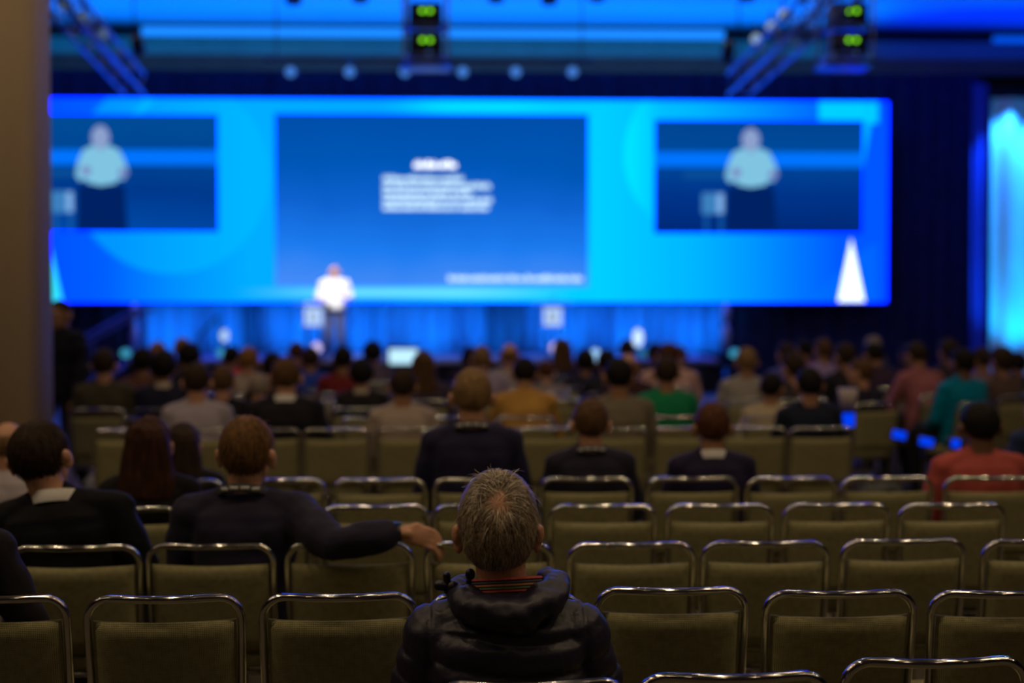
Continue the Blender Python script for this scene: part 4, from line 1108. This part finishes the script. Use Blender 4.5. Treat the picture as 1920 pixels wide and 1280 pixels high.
# ------------------------------------------------------------------ the man in the puffer jacket
P_p = Pose(sz=0.905, sw=0.178, hs=1.115, hx=0.93, head_off=Vector((-0.022, 0.0, -0.012)), head_pitch=0.10)
DP = ROW[-1] + 0.13
pp = thing('person', 'man with thinning grey brown hair in a dark quilted puffer jacket, in sharp focus', 'person', (WX(950, DP), DP, 0), 0, 'audience members')
obj('body', body_mesh(P_p, 0.005), [mat('skin_pink', (0.56, 0.27, 0.165), rough=0.5, var=0.12, scale=40, bump=0.2, bscale=250), M_EYE, M_LIP], pp)
def puffer(P):
    mb = MB(); base = []
    zs = np.linspace(0.50, 0.975, 96)
    key = [(0.50, 0.215, 0.150), (0.60, 0.222, 0.152), (0.72, 0.220, 0.146), (0.82, 0.222, 0.146), (0.90, 0.218, 0.138), (0.945, 0.185, 0.118), (0.975, 0.115, 0.085)]
    kz = [k[0] for k in key]
    rs = []
    for z in zs:
        hx = float(np.interp(z, kz, [k[1] for k in key])); hy = float(np.interp(z, kz, [k[2] for k in key]))
        ring = []
        for p in sup_ring(z, -0.012, hx, hy, 0, 110, 2.5):
            zz = z - 0.030 * (p[0] / 0.22) ** 2 + 0.010 * math.sin(p[0] * 9)
            ph = ((zz - 0.455) / 0.076) % 1.0
            q = -0.018 * (1 - min(1, math.sin(PI * ph) * 1.25) ** 0.5) if z < 0.93 else 0
            n = Vector((p[0], p[1] + 0.012, 0)).normalized()
            ring.append(Vector(p) + n * q)
        rs.append(ring)
    mb.rings(rs)
    for s in (-1, 1):
        sh = Vector((s * (P.sw + 0.004), -0.012, P.sz - 0.004)); el, wr, hd = [Vector(p) for p in (P.armR if s > 0 else P.armL)]
        el = el + Vector((s * 0.022, -0.01, -0.01))
        mb.tube([(s * 0.03, -0.012, P.sz + 0.035), (s * 0.11, -0.012, P.sz + 0.022), sh], [0.070, 0.076, 0.078], 20)
        pts = []; rad = []
        n = 70
        for k in range(n + 1):
            t = k / n * 2
            c = sh.lerp(el, t) if t < 1 else el.lerp(wr, t - 1)
            pts.append(c); r = 0.088 - 0.016 * t
            ph = (k / n * 8.0 + 0.25) % 1.0
            rad.append(r - 0.013 * (1 - min(1, math.sin(PI * ph) * 1.3) ** 0.5))
        mb.tube(pts, rad, 26)
    m = remesh(mb, 0.0052, 2, 'puffer')
    for v, nv in zip(m.vertices, [Vector(x.vector) for x in m.vertex_normals]):
        c = v.co
        zz = c.z - 0.030 * (min(abs(c.x), 0.22) / 0.22) ** 2
        ph = ((zz - 0.455) / 0.076) % 1.0; seam = max(0, 1 - min(ph, 1 - ph) * 4)
        v.co = c + nv * (noise.noise(Vector((c.x * 34, c.y * 34, c.z * 7))) * 0.0042 * seam + noise.noise(c * 13) * 0.0055 + noise.noise(Vector((c.x * 6, c.y * 6, c.z * 30))) * 0.003)
        d = abs(abs(c.x) - 0.200)                # armhole seam
        if c.z > 0.60 and d < 0.012 and c.y < 0.05: v.co -= nv * 0.006 * (1 - d / 0.012)
    m.update()
    return m
M_PUFF = mat('dark_nylon', (0.016, 0.013, 0.032), rough=0.42, var=0.15, scale=14, bump=0.35, bscale=70, spec=0.36)
jk = obj('jacket', puffer(P_p), M_PUFF, pp); jk.scale = (0.93, 1, 1)
def hood(P):
    mb = MB()
    path = smooth_pts([(-0.105, 0.06, 1.015), (-0.128, -0.01, 1.012), (-0.105, -0.095, 0.997), (-0.045, -0.130, 0.988), (0.01, -0.137, 0.984), (0.065, -0.125, 0.992), (0.118, -0.085, 1.010), (0.136, 0.0, 1.026), (0.105, 0.07, 1.02)], 8)
    n = len(path); rad = []
    for k in range(n):
        t = k / (n - 1); b = math.sin(PI * t)
        rad.append((0.022 + 0.016 * b + 0.004 * math.sin(t * 23), 0.026 + 0.014 * b))
    mb.tube(path, rad, 22)
    p2 = smooth_pts([(-0.096, -0.045, 1.022), (-0.06, -0.092, 1.014), (0.0, -0.104, 1.004), (0.07, -0.095, 1.016), (0.114, -0.045, 1.036), (0.105, 0.04, 1.04)], 8)
    mb.tube(p2, [(0.019, 0.022)] * len(p2), 18)
    p3 = smooth_pts([(-0.06, -0.130, 0.970), (-0.02, -0.142, 0.957), (0.03, -0.140, 0.958), (0.075, -0.125, 0.974)], 8)
    mb.tube(p3, [0.020] * len(p3), 16)
    m = remesh(mb, 0.0055, 4, 'hood')
    for v, nv in zip(m.vertices, [Vector(x.vector) for x in m.vertex_normals]):
        c = v.co; v.co = c + nv * (noise.noise(Vector((c.x * 15 + c.z * 13, c.y * 12, c.z * 9))) * 0.013 + noise.noise(c * 34) * 0.004)
    m.update(); return m
hd_ = obj('hood', hood(P_p), M_PUFF, jk)
# striped shirt collar
def band(z0, h, r, m):
    y0 = -0.010
    def ring(rr, zz): return [(rr * 1.02 * math.cos(2 * PI * j / 40) - 0.002, y0 + rr * math.sin(2 * PI * j / 40), zz + 0.020 * math.cos(2 * PI * j / 40) * 0.2 - 0.016 * math.sin(2 * PI * j / 40)) for j in range(40)]
    return MB().rings([ring(r + 0.002, z0), ring(r, z0 + h), ring(r - 0.006, z0 + h), ring(r - 0.004, z0)], cap=False).mesh('collar_stripe')
cl = obj('shirt_collar', band(0.996, 0.044, 0.082, None), mat('collar_brown', (0.18, 0.07, 0.05), rough=0.8), pp)
for k, (c_, nm) in enumerate((((0.42, 0.05, 0.04), 'stripe_red'), ((0.10, 0.14, 0.08), 'stripe_green'), ((0.40, 0.16, 0.06), 'stripe_orange'), ((0.05, 0.06, 0.10), 'stripe_navy'), ((0.42, 0.06, 0.05), 'stripe_red2'))):
    obj('collar_stripe', band(1.012 + k * 0.0070, 0.0042, 0.0845, None), mat(nm, c_, rough=0.8), cl)
obj('trousers', trouser_mesh(P_p), M_DARKCLOTH, pp)
for i in (0, 1): obj('shoe', shoe_mesh(P_p, i), M_SHOE, pp)
# thinning hair: a skull cap that sinks under the scalp at the crown, plus combed strands
BALD = Vector((0.02, -0.80, 0.62)).normalized()
hm = hair_mesh(P_p, 'short', 0.011, 4, 0.003)
HMi = P_p.head_matrix().inverted()
for v in hm.vertices:
    q = HMi @ v.co - HEAD_C; dd = Vector((q.x / CR.x, q.y / CR.y, q.z / CR.z)).normalized()
    a = dd.angle(BALD) + noise.noise(dd * 6) * 0.12
    if a < 0.50:
        k = min(1, (0.50 - a) / 0.16); v.co = P_p.head_matrix() @ (HEAD_C + q * (1 - 0.20 * k))
M_GREYUNDER = mat('hair_grey_brown_under', (0.085, 0.055, 0.032), rough=0.6, var=0.4, scale=90, bump=0.5, bscale=200, stretch=(1, 1, 0.25))
hr = obj('hair', hm, M_GREYUNDER, pp)
M_G1 = mat('hair_grey_brown', (0.38, 0.295, 0.195), rough=0.4, var=0.35, scale=70)
M_G2 = mat('hair_dark_brown_strand', (0.13, 0.085, 0.05), rough=0.4, var=0.35, scale=70)
M_G3 = mat('hair_silver_strand', (0.62, 0.56, 0.46), rough=0.4, var=0.2, scale=70)
for sd, n_, mm in ((11, 6500, M_G1), (12, 4500, M_G2), (13, 1600, M_G3)):
    o = obj('hair_strands', strands(P_p, n_, (0.035, 0.07), sd, (BALD, 0.52), 0.0007, 0.015), mm, hr)
# clip-on gadget at his left shoulder
gx, gy, gz = WX(848, DP - 0.03), DP - 0.03, WZ(848, 1100, DP - 0.03)
g = thing('clip_gadget', 'small black clip-on gadget with knobs on the puffer jacket shoulder', 'gadget', (gx, gy, gz))
obj('clamp', MB().box((0.005, 0, -0.028), (0.022, 0.03, 0.050), ry=0.2), M_BLACK, g)
obj('ball_joint', MB().ell((0.0, 0, 0.0), (0.016, 0.016, 0.016)), M_BLACK, g)
obj('knob', MB().tube([(-0.034, 0, 0.004), (-0.018, 0, 0.002)], 0.012, 12), M_BLACK, g)
obj('post', MB().tube([(-0.012, 0, -0.01), (-0.014, 0, 0.028)], 0.009, 12), M_BLACK, g)
obj('lever', MB().tube(smooth_pts([(0.012, 0, 0.0), (0.034, 0, 0.006), (0.044, 0, 0.030)], 4), 0.007, 10).ell((0.042, 0, 0.030), (0.012, 0.009, 0.014)), M_BLACK, g)

# ------------------------------------------------------------------ speaker on stage and the standing man
P_s = Pose(stand=0.42, sw=0.19, hs=1.04, armR=[(0.27, -0.03, 1.13), (0.24, 0.20, 1.10), (0.21, 0.28, 1.12)], armL=[(-0.27, -0.03, 1.13), (-0.23, 0.20, 1.12), (-0.19, 0.27, 1.14)])
X = WX(627, SPK_D)
sp_ = thing('person', 'man in a white shirt and grey trousers speaking on the stage', 'person', (X, SPK_D, ST_Z), PI)
sp_.scale = (1.08, 1.02, 1.02)
obj('body', body_mesh(P_s, 0.008), [M_SKIN, M_EYE, M_LIP], sp_)
obj('top', shirt_mesh(P_s, 0.030, 0.011, 0.012), cloth((0.80, 0.80, 0.82), 'white_shirt'), sp_)
obj('trousers', trouser_mesh(P_s), cloth((0.10, 0.10, 0.115), 'grey_trousers'), sp_)
for i in (0, 1): obj('shoe', shoe_mesh(P_s, i), M_SHOE, sp_)
obj('hair', hair_mesh(P_s, 'bald', 0.006, 2), hairmat('grey'), sp_)
P_d = Pose(stand=0.42, sw=0.185, armR=[(0.25, 0.0, 1.12), (0.27, 0.12, 0.88), (0.265, 0.17, 0.80)], armL=[(-0.25, 0.0, 1.12), (-0.27, 0.10, 0.88), (-0.265, 0.14, 0.80)],
           legs=[[(0.09, 0, 0.93), (0.10, 0.14, 0.52), (0.10, 0.10, 0.09)], [(-0.09, 0, 0.93), (-0.10, -0.02, 0.50), (-0.10, -0.20, 0.11)]])
dm = thing('person', 'standing man in a dark suit half hidden by the column', 'person', (WX(112, 12.3), 12.3, 0), PI - 0.5)
obj('body', body_mesh(P_d, 0.008), [M_SKIN2, M_EYE, M_LIP], dm)
obj('top', shirt_mesh(P_d, 0.018, 0.011, 0.012), C(0.012, 0.012, 0.02), dm)
obj('trousers', trouser_mesh(P_d), M_DARKCLOTH, dm)
for i in (0, 1): obj('shoe', shoe_mesh(P_d, i), M_SHOE, dm)
obj('hair', hair_mesh(P_d, 'short', 0.010, 2), hairmat('dark'), dm)

# ------------------------------------------------------------------ small things in the aisles
M_BLUEREFL = emit('blue_reflection_glow', (0.0, 0.055, 1.0), 0.9)  # emissive blue stands in for blue light reflected off the seats
for px, py, D, lb, rr in ((1686, 815, 10.9, 'small glowing blue screen low beside the right aisle', 0.2), (1737, 828, 10.6, 'small glowing blue screen below the pink plaid shirt', 0.2), (1792, 831, 10.2, 'small blue reflection as a glowing panel left of the black haired person in red', 0.2)):
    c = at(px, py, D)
    t = thing('tablet', lb, 'tablet', (c.x, D, 0), 0.25, 'glowing blue reflection panels')
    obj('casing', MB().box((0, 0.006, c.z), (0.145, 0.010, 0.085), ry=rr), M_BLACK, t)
    obj('screen', MB().box((0, -0.001, c.z), (0.120 if px < 1780 else 0.07, 0.004, 0.062), ry=rr), M_BLUEREFL, t)  # glowing face imitates the reflection, there is no device here
    obj('stand', MB().tube([(0, 0.02, 0), (0, 0.02, c.z - 0.02)], 0.012, 8).box((0, 0.02, 0.008), (0.22, 0.22, 0.016)), M_BLACK, t)  # invented post and base, added only to hold the panel up
c = at(1591, 787, 10.0); c2 = at(1592, 768, 10.0)
t = thing('added_stand', 'slim stand with pale tapered top and glowing blue panel at the right aisle', 'stand', (c.x, 10.0, 0))  # made-up stand carrying a blue reflection and an unidentified pale shape
obj('post', MB().tube([(0, 0.02, 0.01), (0, 0.02, c2.z + 0.01)], 0.014, 8), M_BLACK, t)
obj('base', MB().tube([(0, 0.02, 0), (0, 0.02, 0.02)], 0.13, 20, False), M_BLACK, t)
obj('blue_glow_panel', MB().box((0, 0, c.z), (0.085, 0.012, 0.095)), M_BLUEREFL, t)  # reflected blue light painted as an emissive plate
obj('tapered_top', MB().tube([(0, 0.02, c2.z), (0, 0.02, c2.z + 0.15)], [0.045, 0.072], 20, False), cloth((0.42, 0.36, 0.38), 'pale_top'), t)
def bag(px, D, col, label, s=1.0):
    t = thing('bag', label, 'bag', (WX(px, D), D, 0), 0.3)
    rs = [sup_ring(z * s, 0, hx * s, hy * s, 0, 24, 3) for z, hx, hy in ((0.005, 0.15, 0.10), (0.03, 0.18, 0.12), (0.15, 0.18, 0.12), (0.26, 0.16, 0.09), (0.32, 0.12, 0.05))]
    m = remesh(MB().rings(rs), 0.014, 2, 'bag_body'); wrinkle(m, 0.02, 8)
    obj('bag_body', m, cloth(col), t)
    obj('handle', MB().tube(smooth_pts([(-0.06 * s, 0, 0.30 * s), (-0.04 * s, 0, 0.40 * s), (0.04 * s, 0, 0.40 * s), (0.06 * s, 0, 0.30 * s)]), 0.011, 8), cloth((0.02, 0.02, 0.025)), t)
bag(1655, 10.4, (0.10, 0.105, 0.09), 'grey green bag on the carpet at the right aisle', 1.1)
bag(1672, 9.6, (0.02, 0.022, 0.035), 'dark backpack on the carpet at the right aisle', 1.0)
bag(200, 11.2, (0.34, 0.34, 0.40), 'pale bag on the carpet beside the left column', 1.1)
# ------------------------------------------------------------------ chair labels: row by row, counted from the left
ORD = ['first', 'second', 'third', 'fourth', 'fifth', 'sixth', 'seventh', 'eighth', 'ninth', 'tenth', 'eleventh', 'twelfth', 'thirteenth', 'fourteenth', 'fifteenth', 'sixteenth', 'seventeenth', 'eighteenth', 'nineteenth', 'twentieth', 'twenty-first', 'twenty-second', 'twenty-third']
rows = sorted({r for r, x, t in CHAIRS if not isinstance(r, float)})
for i, r in enumerate(rows):
    ch = sorted([(x, t) for rr, x, t in CHAIRS if rr == r and not isinstance(rr, float)], key=lambda q: q[0])
    for k, (x, t) in enumerate(ch):
        t['label'] = 'olive chair with chrome rail, %s from left in the %s row from the camera' % (ORD[k], 'nearest' if i == 0 else ORD[i])
        t['group'] = 'olive banquet chairs in rows'
rb = sorted([(x, t) for r, x, t in CHAIRS if isinstance(r, float)], key=lambda q: q[0])
for k, (x, t) in enumerate(rb):
    t['label'] = 'olive chair turned towards the stage, %s from left in the right hand block' % ORD[k]
    t['group'] = 'angled chairs in the right hand block'
